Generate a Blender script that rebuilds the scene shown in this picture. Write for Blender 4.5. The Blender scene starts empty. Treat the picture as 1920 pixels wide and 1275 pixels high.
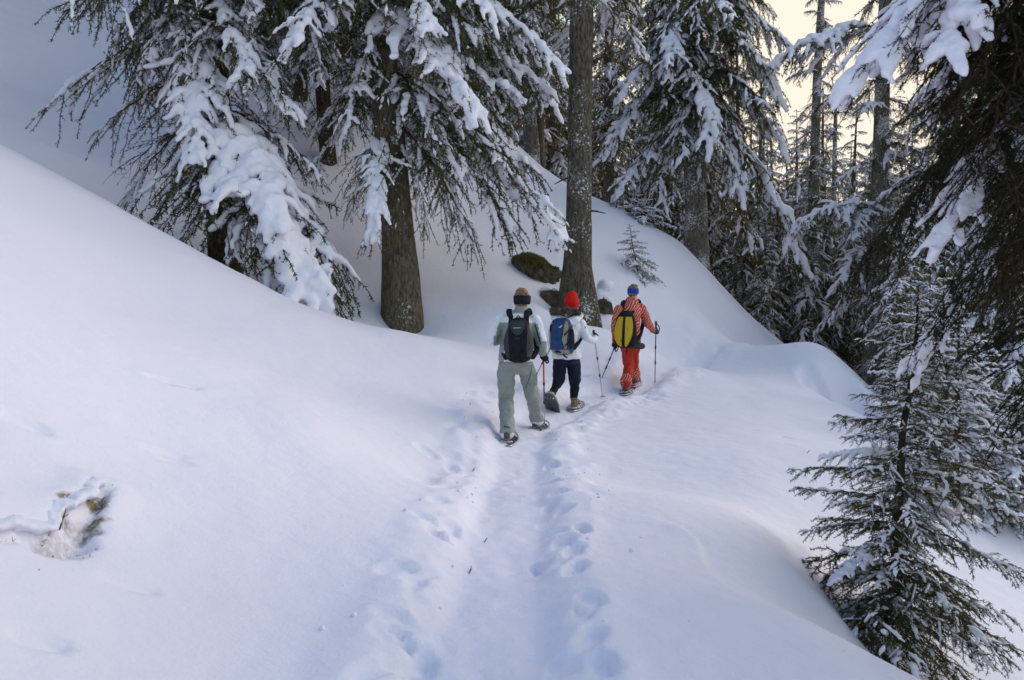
import bpy, bmesh, math, random
import numpy as np
from mathutils import Vector, Matrix

SC = bpy.context.scene
COL = SC.collection
R = math.radians
PI = math.pi

# ------------------------------------------------------------------ camera
CAM = np.array([0.0, 0.0, 1.65])
FPX = 1500.0                       # focal length in photograph pixels (1920 wide)
TILT = math.atan((637.5 - 560.0) / FPX)
cam_data = bpy.data.cameras.new('camera')
cam_data.sensor_width = 36.0
cam_data.lens = FPX / 1920.0 * 36.0
cam_data.clip_start = 0.05
cam_data.clip_end = 3000.0
cam_data.dof.use_dof = True
cam_data.dof.focus_distance = 10.5
cam_data.dof.aperture_fstop = 4.0
cam = bpy.data.objects.new('camera', cam_data)
COL.objects.link(cam)
cam.location = CAM.tolist()
cam.rotation_euler = (R(90) - TILT, 0, 0)
SC.camera = cam

# ------------------------------------------------------------------ sky, sun, exposure
SUN_AZ = R(58)                     # right of the view axis
SUN_EL = R(30)
world = bpy.data.worlds.new('World')
SC.world = world
world.use_nodes = True
wn = world.node_tree
wn.nodes.clear()
w_out = wn.nodes.new('ShaderNodeOutputWorld')
w_bg = wn.nodes.new('ShaderNodeBackground')
w_sky = wn.nodes.new('ShaderNodeTexSky')
w_sky.sky_type = 'NISHITA'
w_sky.sun_disc = False
w_sky.sun_elevation = SUN_EL
w_sky.sun_rotation = SUN_AZ
w_sky.altitude = 1500
w_sky.air_density = 1.0
w_sky.dust_density = 4.0
w_sky.ozone_density = 1.0
w_bg.inputs['Strength'].default_value = 0.15
# thin veil of high cloud: the sky nowhere gets brighter than a pale cream
w_cap = wn.nodes.new('ShaderNodeMix'); w_cap.data_type = 'RGBA'; w_cap.blend_type = 'DARKEN'; w_cap.inputs[0].default_value = 1.0
w_cap.inputs[7].default_value = (2.95, 2.62, 2.2, 1)
w_hs = wn.nodes.new('ShaderNodeHueSaturation'); w_hs.inputs['Saturation'].default_value = 0.98
wn.links.new(w_sky.outputs[0], w_hs.inputs['Color'])
wn.links.new(w_hs.outputs[0], w_cap.inputs[6])
wn.links.new(w_cap.outputs[2], w_bg.inputs[0])
wn.links.new(w_bg.outputs[0], w_out.inputs[0])
sun_data = bpy.data.lights.new('sun', 'SUN')
sun_data.energy = 0.8
sun_data.angle = R(60)
sun_data.color = (1.0, 0.93, 0.88)
sun = bpy.data.objects.new('sun', sun_data)
COL.objects.link(sun)
_sd = Vector((math.sin(SUN_AZ) * math.cos(SUN_EL), math.cos(SUN_AZ) * math.cos(SUN_EL), math.sin(SUN_EL)))
sun.rotation_euler = _sd.to_track_quat('Z', 'Y').to_euler()
SC.view_settings.view_transform = 'Standard'
SC.view_settings.look = 'None'
SC.view_settings.gamma = 1.0
SC.view_settings.use_curve_mapping = False
SC.view_settings.exposure = 1.28
SC.render.engine = 'CYCLES'
SC.cycles.use_denoising = True
SC.cycles.max_bounces = 6
SC.cycles.diffuse_bounces = 4
SC.cycles.transparent_max_bounces = 4
SC.cycles.caustics_reflective = False
SC.cycles.caustics_refractive = False

# ------------------------------------------------------------------ measuring the photograph
def P(px, py, d):
    """world point seen at photograph pixel (px, py) at distance d along the view's ground axis"""
    u = (px - 960.0) / FPX
    v = (637.5 - py) / FPX
    c, s = math.cos(TILT), math.sin(TILT)
    dy = c + v * s
    dz = v * c - s
    k = d / dy
    return np.array([u * k, d, CAM[2] + dz * k])

# ------------------------------------------------------------------ small helpers
def vnoise(x, y, seed=0):
    x = np.asarray(x, float); y = np.asarray(y, float)
    xi = np.floor(x).astype(np.int64); yi = np.floor(y).astype(np.int64)
    xf = x - xi; yf = y - yi
    u = xf * xf * xf * (xf * (xf * 6 - 15) + 10); v = yf * yf * yf * (yf * (yf * 6 - 15) + 10)
    def h(a, b):
        n = (a * 374761393 + b * 668265263 + seed * 1274126177) & 0xffffffff
        n = ((n ^ (n >> 13)) * 1274126177) & 0xffffffff
        n = (n ^ (n >> 16)) & 0xffff
        return n / 32767.5 - 1.0
    a = h(xi, yi); b = h(xi + 1, yi); c = h(xi, yi + 1); d = h(xi + 1, yi + 1)
    return (a * (1 - u) + b * u) * (1 - v) + (c * (1 - u) + d * u) * v

def vnoise3(p, seed=0):
    return (vnoise(p[:, 0] + 0.37 * p[:, 2], p[:, 1] - 0.61 * p[:, 2], seed) +
            vnoise(p[:, 1] + 11.3 + 0.53 * p[:, 0], p[:, 2] + 0.29 * p[:, 0], seed + 7) +
            vnoise(p[:, 2] - 7.7, p[:, 0] + 0.41 * p[:, 1], seed + 13)) / 1.9

def sstep(a, b, x):
    t = np.clip((x - a) / (b - a), 0, 1)
    return t * t * (3 - 2 * t)

def tag(o, label=None, cat=None, group=None, kind=None):
    if label: o['label'] = label
    if cat: o['category'] = cat
    if group: o['group'] = group
    if kind: o['kind'] = kind
    return o

def link(name, me, parent=None, mats=(), M=None, smooth=None):
    o = bpy.data.objects.new(name, me)
    COL.objects.link(o)
    for m in mats:
        me.materials.append(m)
    if parent is not None:
        o.parent = parent
    if M is not None:
        o.matrix_basis = M
    if smooth is not None and hasattr(me, 'polygons'):
        me.polygons.foreach_set('use_smooth', np.full(len(me.polygons), smooth, bool))
    return o

def empty(name, loc):
    o = bpy.data.objects.new(name, None)
    COL.objects.link(o)
    o.location = [float(c) for c in loc]
    o.empty_display_size = 0.2
    return o

class MB:
    """collects triangles and quads in numpy arrays, builds one mesh"""
    def __init__(self):
        self.v = []; self.f = {3: [], 4: []}; self.m = {3: [], 4: []}; self.n = 0
    def add(self, verts, faces, mat=0):
        verts = np.asarray(verts, float).reshape(-1, 3)
        faces = np.asarray(faces, np.int64)
        if len(faces):
            k = faces.shape[1]
            self.f[k].append(faces + self.n)
            self.m[k].append(np.full(len(faces), mat, np.int32))
        self.v.append(verts); self.n += len(verts)
    def arrays(self):
        V = np.concatenate(self.v) if self.v else np.zeros((0, 3))
        f3 = np.concatenate(self.f[3]) if self.f[3] else np.zeros((0, 3), np.int64)
        f4 = np.concatenate(self.f[4]) if self.f[4] else np.zeros((0, 4), np.int64)
        m3 = np.concatenate(self.m[3]) if self.m[3] else np.zeros(0, np.int32)
        m4 = np.concatenate(self.m[4]) if self.m[4] else np.zeros(0, np.int32)
        return V, f3, f4, m3, m4
    def mesh(self, name, smooth=False):
        return arrays_mesh(name, *self.arrays(), smooth=smooth)

def arrays_mesh(name, V, f3, f4, m3, m4, smooth=False):
    me = bpy.data.meshes.new(name)
    me.vertices.add(len(V)); me.vertices.foreach_set('co', V.astype(np.float32).ravel())
    nl = len(f3) * 3 + len(f4) * 4
    me.loops.add(nl)
    me.loops.foreach_set('vertex_index', np.concatenate([f3.ravel(), f4.ravel()]).astype(np.int32))
    npol = len(f3) + len(f4)
    me.polygons.add(npol)
    st = np.concatenate([np.arange(len(f3)) * 3, len(f3) * 3 + np.arange(len(f4)) * 4]).astype(np.int32)
    me.polygons.foreach_set('loop_start', st)
    me.polygons.foreach_set('material_index', np.concatenate([m3, m4]).astype(np.int32))
    me.polygons.foreach_set('use_smooth', np.full(npol, smooth, bool))
    me.update(calc_edges=True)
    me.validate()
    return me

def unit(v):
    v = np.asarray(v, float)
    return v / max(np.linalg.norm(v), 1e-9)

def sweep(mb, pts, ra, rb=None, n=10, ref=None, mat=0, cap='round', jitter=0.0, rng=None):
    """closed tube along pts; radii ra (sideways) and rb (along ref)"""
    pts = np.asarray(pts, float); k = len(pts)
    ra = np.broadcast_to(np.asarray(ra, float), (k,)).copy()
    rb = ra.copy() if rb is None else np.broadcast_to(np.asarray(rb, float), (k,)).copy()
    T = np.gradient(pts, axis=0)
    T /= np.maximum(np.linalg.norm(T, axis=1, keepdims=True), 1e-9)
    if ref is None:
        ref = np.array([0, 0, 1.0]) if abs(T[0][2]) < 0.8 else np.array([0, 1.0, 0])
    if cap == 'round':
        e0 = [pts[0] - T[0] * max(ra[0], rb[0]) * s for s in (0.95, 0.6)]
        e1 = [pts[-1] + T[-1] * max(ra[-1], rb[-1]) * s for s in (0.6, 0.95)]
        pts = np.vstack([e0, pts, e1]); T = np.vstack([T[:1], T[:1], T, T[-1:], T[-1:]])
        ra = np.concatenate([[ra[0] * .3, ra[0] * .8], ra, [ra[-1] * .8, ra[-1] * .3]])
        rb = np.concatenate([[rb[0] * .3, rb[0] * .8], rb, [rb[-1] * .8, rb[-1] * .3]])
        k += 4
    A = np.cross(T, ref); A /= np.maximum(np.linalg.norm(A, axis=1, keepdims=True), 1e-6)
    B = np.cross(A, T)
    th = np.arange(n) / n * 2 * PI
    ring = pts[:, None] + A[:, None] * (ra[:, None] * np.cos(th))[..., None] + B[:, None] * (rb[:, None] * np.sin(th))[..., None]
    if jitter and rng is not None:
        ring = ring + (rng.random(ring.shape) - .5) * 2 * jitter * ra[:, None, None]
    V = ring.reshape(-1, 3)
    i = np.arange(k - 1)[:, None] * n; j = np.arange(n)[None]
    F = np.stack([i + j, i + (j + 1) % n, i + n + (j + 1) % n, i + n + j], -1).reshape(-1, 4)
    base = mb.n
    mb.add(V, F, mat)
    c0 = len(V)
    a = np.arange(n)
    V2 = np.vstack([pts[0], pts[-1]])
    f0 = np.stack([np.full(n, c0), (a + 1) % n, a], -1)
    f1 = np.stack([np.full(n, c0 + 1), (k - 1) * n + a, (k - 1) * n + (a + 1) % n], -1)
    mb.v.append(V2); mb.n += 2
    mb.f[3].append(np.vstack([f0, f1]) + base); mb.m[3].append(np.full(2 * n, mat, np.int32))

def ellipsoid(mb, c, r, n=14, m=8, rot=None, mat=0):
    V = []
    for i in range(1, m):
        ph = PI * i / m
        for j in range(n):
            th = 2 * PI * j / n
            V.append((math.sin(ph) * math.cos(th), math.sin(ph) * math.sin(th), math.cos(ph)))
    V = np.array(V + [(0, 0, 1), (0, 0, -1)]) * np.asarray(r)
    if rot is not None:
        V = V @ np.asarray(rot).T
    V = V + np.asarray(c)
    F = [(i * n + j, i * n + (j + 1) % n, (i + 1) * n + (j + 1) % n, (i + 1) * n + j) for i in range(m - 2) for j in range(n)]
    F = [tuple(reversed(f)) for f in F]
    T = [((m - 1) * n, j, (j + 1) % n) for j in range(n)] + [((m - 1) * n + 1, (m - 2) * n + (j + 1) % n, (m - 2) * n + j) for j in range(n)]
    b = mb.n
    mb.add(V, F, mat)
    mb.f[3].append(np.array(T) + b); mb.m[3].append(np.full(len(T), mat, np.int32))

def box(mb, c, h, rot=None, mat=0):
    V = np.array([(x, y, z) for x in (-1, 1) for y in (-1, 1) for z in (-1, 1)], float) * np.asarray(h)
    if rot is not None: V = V @ np.asarray(rot).T
    mb.add(V + np.asarray(c), [(0, 1, 3, 2), (4, 6, 7, 5), (0, 4, 5, 1), (2, 3, 7, 6), (0, 2, 6, 4), (1, 5, 7, 3)], mat)

def remesh(me, voxel, smooth=3, factor=0.5, name=None):
    """union of everything in the mesh, rounded off"""
    o = bpy.data.objects.new('remesh', me)
    COL.objects.link(o)
    m = o.modifiers.new('r', 'REMESH'); m.mode = 'VOXEL'; m.voxel_size = voxel
    if smooth:
        s = o.modifiers.new('s', 'SMOOTH'); s.iterations = smooth; s.factor = factor
    dg = bpy.context.evaluated_depsgraph_get()
    out = bpy.data.meshes.new_from_object(o.evaluated_get(dg))
    bpy.data.objects.remove(o)
    bpy.data.meshes.remove(me)
    if name: out.name = name
    out.polygons.foreach_set('use_smooth', np.ones(len(out.polygons), bool))
    return out

def mesh_co(me):
    c = np.zeros(len(me.vertices) * 3, np.float32); me.vertices.foreach_get('co', c)
    return c.reshape(-1, 3).astype(float)

def mesh_no(me):
    c = np.zeros(len(me.vertices) * 3, np.float32); me.vertices.foreach_get('normal', c)
    return c.reshape(-1, 3).astype(float)

def displace(me, amp, scale, seed=0):
    co = mesh_co(me); no = mesh_no(me)
    co += no * (amp * vnoise3(co * scale, seed))[:, None]
    me.vertices.foreach_set('co', co.astype(np.float32).ravel()); me.update()

def poly_centres(me):
    c = np.zeros(len(me.polygons) * 3, np.float32); me.polygons.foreach_get('center', c)
    return c.reshape(-1, 3).astype(float)

# ------------------------------------------------------------------ materials
def mat(name, col, rough=0.7, spec=0.3, noise=None, col2=None, bump=None, metallic=0.0, detail=4, rand=0.0):
    m = bpy.data.materials.new(name); m.use_nodes = True
    nt = m.node_tree; b = nt.nodes['Principled BSDF']
    b.inputs['Roughness'].default_value = rough
    b.inputs['Specular IOR Level'].default_value = spec
    b.inputs['Metallic'].default_value = metallic
    b.inputs['Base Color'].default_value = (*col, 1)
    tc = None
    if noise or bump:
        tc = nt.nodes.new('ShaderNodeTexCoord')
    cs = None
    if noise:
        n = nt.nodes.new('ShaderNodeTexNoise'); n.inputs['Scale'].default_value = noise; n.inputs['Detail'].default_value = detail
        nt.links.new(tc.outputs['Object'], n.inputs['Vector'])
        mx = nt.nodes.new('ShaderNodeMix'); mx.data_type = 'RGBA'
        rp = nt.nodes.new('ShaderNodeMapRange'); rp.inputs[1].default_value = .35; rp.inputs[2].default_value = .65
        nt.links.new(n.outputs['Fac'], rp.inputs[0]); nt.links.new(rp.outputs[0], mx.inputs[0])
        mx.inputs[6].default_value = (*col, 1); mx.inputs[7].default_value = (*(col2 or [c * .6 for c in col]), 1)
        cs = mx.outputs[2]
        nt.links.new(cs, b.inputs['Base Color'])
    if rand:
        oi = nt.nodes.new('ShaderNodeObjectInfo'); hs = nt.nodes.new('ShaderNodeHueSaturation')
        mr = nt.nodes.new('ShaderNodeMapRange'); mr.inputs[3].default_value = 1 - rand; mr.inputs[4].default_value = 1 + rand
        nt.links.new(oi.outputs['Random'], mr.inputs[0]); nt.links.new(mr.outputs[0], hs.inputs['Value'])
        if cs: nt.links.new(cs, hs.inputs['Color'])
        else: hs.inputs['Color'].default_value = (*col, 1)
        nt.links.new(hs.outputs[0], b.inputs['Base Color'])
    if bump:
        n = nt.nodes.new('ShaderNodeTexNoise'); n.inputs['Scale'].default_value = bump[0]; n.inputs['Detail'].default_value = 5
        nt.links.new(tc.outputs['Object'], n.inputs['Vector'])
        bp = nt.nodes.new('ShaderNodeBump'); bp.inputs['Strength'].default_value = bump[1]; bp.inputs['Distance'].default_value = bump[2]
        nt.links.new(n.outputs['Fac'], bp.inputs['Height']); nt.links.new(bp.outputs[0], b.inputs['Normal'])
    return m

M_SNOW = mat('snow', (.79, .77, .87), .75, .12, bump=(60, .25, .01))
M_PUFF = mat('branch_snow', (.82, .805, .885), .75, .12, bump=(30, .45, .02))
M_WOOD = mat('twig_wood', (.075, .05, .035), .9, .1, noise=30, col2=(.045, .03, .022))
M_NEEDLE = mat('spruce_needles', (.10, .104, .044), .75, .15, noise=2.2, col2=(.062, .073, .033), rand=.3)
M_NEEDLE_OLD = mat('old_spruce_needles', (.125, .118, .05), .8, .12, noise=1.2, col2=(.088, .09, .04), rand=.3)

M_NEEDLE_SHADED = mat('shaded_spruce_needles', (.026, .028, .014), .8, .1, noise=2.2, col2=(.018, .022, .012), rand=.3)  # close tree's shade put into its needle colour

def let_light_through(m, col, fac):
    nt = m.node_tree; b = nt.nodes['Principled BSDF']; o = nt.nodes['Material Output']
    t = nt.nodes.new('ShaderNodeBsdfTranslucent'); t.inputs[0].default_value = (*col, 1)
    x = nt.nodes.new('ShaderNodeMixShader'); x.inputs[0].default_value = fac
    nt.links.new(b.outputs[0], x.inputs[1]); nt.links.new(t.outputs[0], x.inputs[2]); nt.links.new(x.outputs[0], o.inputs['Surface'])
let_light_through(M_NEEDLE, (.15, .14, .045), .3)
let_light_through(M_NEEDLE_OLD, (.26, .21, .07), .4)

def bark_material(name, base, dark, frost):
    m = bpy.data.materials.new(name); m.use_nodes = True
    nt = m.node_tree; b = nt.nodes['Principled BSDF']
    b.inputs['Roughness'].default_value = .9; b.inputs['Specular IOR Level'].default_value = .1
    tc = nt.nodes.new('ShaderNodeTexCoord')
    mp = nt.nodes.new('ShaderNodeMapping'); mp.inputs['Scale'].default_value = (1, 1, .3)
    nt.links.new(tc.outputs['Object'], mp.inputs[0])
    n = nt.nodes.new('ShaderNodeTexNoise'); n.inputs['Scale'].default_value = 22; n.inputs['Detail'].default_value = 8; n.inputs['Roughness'].default_value = .65
    nt.links.new(mp.outputs[0], n.inputs['Vector'])
    cr = nt.nodes.new('ShaderNodeValToRGB')
    cr.color_ramp.elements[0].position = .38; cr.color_ramp.elements[0].color = (*dark, 1)
    cr.color_ramp.elements[1].position = .66; cr.color_ramp.elements[1].color = (*base, 1)
    nt.links.new(n.outputs['Fac'], cr.inputs[0])
    # wind-blown snow caught in the bark
    n2 = nt.nodes.new('ShaderNodeTexNoise'); n2.inputs['Scale'].default_value = 19; n2.inputs['Detail'].default_value = 7; n2.inputs['Roughness'].default_value = .75
    n3 = nt.nodes.new('ShaderNodeTexNoise'); n3.inputs['Scale'].default_value = 1.3; n3.inputs['Detail'].default_value = 2
    nt.links.new(tc.outputs['Object'], n2.inputs['Vector']); nt.links.new(tc.outputs['Object'], n3.inputs['Vector'])
    ad = nt.nodes.new('ShaderNodeMath'); ad.operation = 'MULTIPLY_ADD'; ad.inputs[1].default_value = .55
    nt.links.new(n3.outputs['Fac'], ad.inputs[0]); nt.links.new(n2.outputs['Fac'], ad.inputs[2])
    mr = nt.nodes.new('ShaderNodeMapRange'); mr.inputs[1].default_value = 1.0 - frost * .27; mr.inputs[2].default_value = mr.inputs[1].default_value + .03
    nt.links.new(ad.outputs[0], mr.inputs[0])
    mx = nt.nodes.new('ShaderNodeMix'); mx.data_type = 'RGBA'
    nt.links.new(mr.outputs[0], mx.inputs[0]); nt.links.new(cr.outputs[0], mx.inputs[6]); mx.inputs[7].default_value = (.75, .76, .8, 1)
    nt.links.new(mx.outputs[2], b.inputs['Base Color'])
    bp = nt.nodes.new('ShaderNodeBump'); bp.inputs['Strength'].default_value = 1.0; bp.inputs['Distance'].default_value = .10
    nt.links.new(n.outputs['Fac'], bp.inputs['Height']); nt.links.new(bp.outputs[0], b.inputs['Normal'])
    return m
M_BARK = bark_material('spruce_bark', (.25, .215, .15), (.075, .06, .044), .30)
M_BARK_FROST = bark_material('frosted_bark', (.19, .17, .135), (.055, .047, .038), .46)
M_BARK_WHITE = bark_material('snow_dusted_bark', (.26, .24, .2), (.09, .08, .065), .66)
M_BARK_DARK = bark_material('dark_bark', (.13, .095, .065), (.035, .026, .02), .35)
# ------------------------------------------------------------------ snow slope: base height from measured points
_ctl = []
def cp(p): _ctl.append(tuple(p))
def cw(x, y, z): _ctl.append((x, y, z))
for q in [(-.2, -4, .05), (-.2, 0, .05), (-.17, 2, .05), (-.13, 3.5, .05), (-.05, 5, .07), (0, 7, .1), (.1, 9.4, .12), (.7, 11.5, .13), (1.9, 13.4, .14), (3.85, 17, .22), (6.2, 21, .25), (8.1, 23.8, .16)]: cw(*q)
for q in [(0, 1275, 2.4), (400, 1275, 3), (0, 980, 3.2), (0, 720, 4.6), (0, 500, 7), (0, 350, 10), (0, 268, 13), (300, 1000, 4), (300, 800, 5.5),
          (300, 600, 8.5), (250, 405, 13), (430, 500, 13), (580, 575, 13), (700, 610, 13.5), (860, 640, 14.2), (960, 652, 15), (600, 1000, 4.7),
          (600, 800, 6.8), (700, 700, 10), (790, 900, 7), (850, 720, 10.5), (900, 680, 12),
          # hollow behind the crest and the hillside above it
          (430, 540, 15), (300, 450, 15.5), (120, 360, 16), (100, 150, 22), (0, 0, 25), (250, 300, 19), (560, 250, 21.5), (640, 420, 18.5), (655, 572, 15.5),
          (750, 610, 15.5), (850, 560, 16.5), (900, 500, 18), (900, 400, 21), (1000, 330, 26), (1040, 330, 28), (950, 250, 30), (800, 100, 31),
          (1085, 590, 17), (1000, 570, 16), (1050, 612, 15.5), (1130, 598, 16.2), (1150, 500, 20), (1200, 430, 24), (1160, 395, 27), (1280, 460, 26), (1250, 550, 20),
          (1300, 620, 18.5), (1350, 560, 22.5), (1400, 590, 24.5), (1470, 650, 24),
          # right of the trail
          (1540, 660, 17), (1620, 775, 13.5), (1480, 820, 9.5), (1300, 850, 8.5), (1200, 905, 7.5), (1060, 790, 10.5), (1130, 755, 12), (1450, 1000, 6), (1400, 1100, 5),
          (1270, 990, 5.6), (1340, 1085, 4.8), (1500, 1150, 4.2), (1620, 1225, 3.8), (1740, 1275, 3.6), (1550, 1125, 5.3), (1600, 900, 8), (1900, 1050, 8), (1920, 1200, 6.5), (1900, 900, 12)]: cp(P(*q))
for q in [(2.4, 4.6, -.66), (2.0, 5.0, -.45), (2.57, 5.5, -.86), (4, 4, -1.3), (4, 0, -1), (8, 3, -2.5), (8, -6, -2), (15, 5, -5), (15, 15, -5), (12, 12, -3), (7.5, 14, -1.3), (8.7, 18, -1.1), (10.2, 22, -1.0),
          (20, 25, -7), (36, 30, -11), (36, 0, -12), (3, 34, 4.0), (4, 40, 2.5), (0, 42, 6), (8, 32, -1.0), (12, 28, -2.8), (12, 40, -3.5), (20, 45, -7), (30, 65, -12), (0, 65, 5), (-15, 45, 15),
          (-20, 65, 21), (-30, 20, 19), (-28, 5, 14), (-10, 4.5, 5.2), (-10, -5, 5.2), (-3, -3, 1.3), (-20, -8, 11), (1.2, 0, 0), (1.2, 2, 0), (1.3, 3, 0), (2.6, 2, -.45), (14, 65, -4)]: cw(*q)
_C = np.array(_ctl)
def _tps(d2): return 0.5 * d2 * np.log(np.maximum(d2, 1e-12))
_S = 10.0
_xy = _C[:, :2] / _S
_K = _tps(((_xy[:, None] - _xy[None]) ** 2).sum(-1)) + np.eye(len(_C)) * 3e-4
_Q = np.hstack([np.ones((len(_C), 1)), _xy])
_Amat = np.block([[_K, _Q], [_Q.T, np.zeros((3, 3))]])
_W = np.linalg.solve(_Amat, np.concatenate([_C[:, 2], np.zeros(3)]))
def base_h(x, y):
    x = np.clip(np.atleast_1d(np.asarray(x, float)), -31, 37); y = np.clip(np.atleast_1d(np.asarray(y, float)), -9, 68)
    sh = x.shape; q = np.stack([x.ravel(), y.ravel()], -1) / _S
    out = np.empty(len(q))
    for a in range(0, len(q), 20000):
        b = q[a:a + 20000]
        out[a:a + 20000] = _tps(((b[:, None] - _xy[None]) ** 2).sum(-1)) @ _W[:len(_C)] + _W[len(_C)] + b @ _W[len(_C) + 1:]
    return out.reshape(sh)

def G(px, py, d0=1.5, d1=70):
    """first point of the bare slope on the line of sight through a photograph pixel"""
    ds = np.geomspace(d0, d1, 1500)
    p0 = P(px, py, 1.0); dirv = (p0 - CAM)
    pts = CAM + dirv * ds[:, None]
    h = base_h(pts[:, 0], pts[:, 1])
    hit = np.nonzero(pts[:, 2] < h)[0]
    i = hit[0] if len(hit) else len(ds) - 1
    return np.array([pts[i, 0], pts[i, 1], h[i]])

TRAIL = np.array([(-.2, -4), (-.17, 2), (-.13, 3.5), (-.05, 5), (0, 7), (.1, 9.4), (.32, 10.4), (.7, 11.5), (1.2, 12.5), (1.9, 13.4), (3.85, 17), (6.2, 21), (8.1, 24)])
def trail_dist(x, y):
    best = np.full(x.shape, 1e9); along = np.zeros(x.shape); side = np.zeros(x.shape)
    s0 = 0.0
    for a, b in zip(TRAIL[:-1], TRAIL[1:]):
        v = b - a; L = np.linalg.norm(v); v = v / L
        t = np.clip((x - a[0]) * v[0] + (y - a[1]) * v[1], 0, L)
        dx = x - a[0] - t * v[0]; dy = y - a[1] - t * v[1]
        d = np.hypot(dx, dy); m = d < best
        best = np.where(m, d, best); along = np.where(m, s0 + t, along); side = np.where(m, dx * v[1] - dy * v[0], side)
        s0 += L
    return best, along, side

_prints = []
def footprint(px, py, yaw, L=.15, W=.065, depth=.07):
    p = G(px, py); _prints.append((p[0], p[1], yaw, L, W, depth))
_r = random.Random(5)
for px, py in [(1034, 868), (1040, 893), (1046, 915), (1033, 932), (1058, 950), (1047, 990), (1092, 995), (1058, 1012), (1076, 1035), (1080, 1075), (1110, 1140), (1092, 1166), (1106, 1216), (1130, 1262), (1062, 1248), (1012, 1045), (1050, 1055)]:
    footprint(px, py, _r.uniform(-.5, .5), _r.uniform(.09, .14), _r.uniform(.05, .08), _r.uniform(.03, .055))
for px, py in [(835, 915), (805, 980), (842, 982), (815, 1000), (742, 1068), (785, 1080), (780, 1100), (787, 1137), (740, 1172), (775, 1222), (710, 1262), (735, 1200), (848, 880), (868, 890), (800, 850), (820, 940), (790, 1235), (755, 1250)]:
    footprint(px, py, _r.uniform(-.8, .8), _r.uniform(.1, .16), _r.uniform(.055, .09), _r.uniform(.015, .045))
# older dents on the open slope
for px, py, L, W, dp in [(325, 725, .22, .05, .03), (65, 1185, .10, .06, .03), (1472, 818, .06, .05, .05), (1478, 832, .04, .03, .05), (45, 800, .12, .08, .03), (330, 870, .1, .05, .02), (240, 1080, .12, .05, .02), (310, 855, .14, .05, .02)]:
    p = G(px, py); _prints.append((p[0], p[1], -.9, L, W, dp))
# the dug hole in the left bank, traced on the slope
_hole = np.array([G(*q)[:2] for q in [(-60, 980), (-20, 962), (25, 955), (45, 968), (75, 972), (100, 950), (125, 938), (150, 934), (172, 912), (212, 922), (204, 955), (190, 995), (168, 1022), (130, 1030), (80, 1022), (30, 1006), (-60, 1004)]])
def poly_sd(x, y, poly):
    d = np.full(x.shape, 1e9); inside = np.zeros(x.shape, bool)
    n = len(poly)
    for i in range(n):
        a = poly[i]; b = poly[(i + 1) % n]; v = b - a
        t = np.clip(((x - a[0]) * v[0] + (y - a[1]) * v[1]) / (v @ v), 0, 1)
        d = np.minimum(d, np.hypot(x - a[0] - t * v[0], y - a[1] - t * v[1]))
        c = ((a[1] > y) != (b[1] > y)) & (x < (b[0] - a[0]) * (y - a[1]) / (b[1] - a[1] + 1e-12) + a[0])
        inside ^= c
    return np.where(inside, -d, d)
# a little scarp in the snow right of the trail
_scarp = np.array([G(*q)[:2] for q in [(1250, 985), (1285, 1000), (1312, 1025), (1322, 1050), (1345, 1090), (1380, 1110)]])
WELLS = []                                   # (x, y, radius, depth) filled in by the trees below

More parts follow.
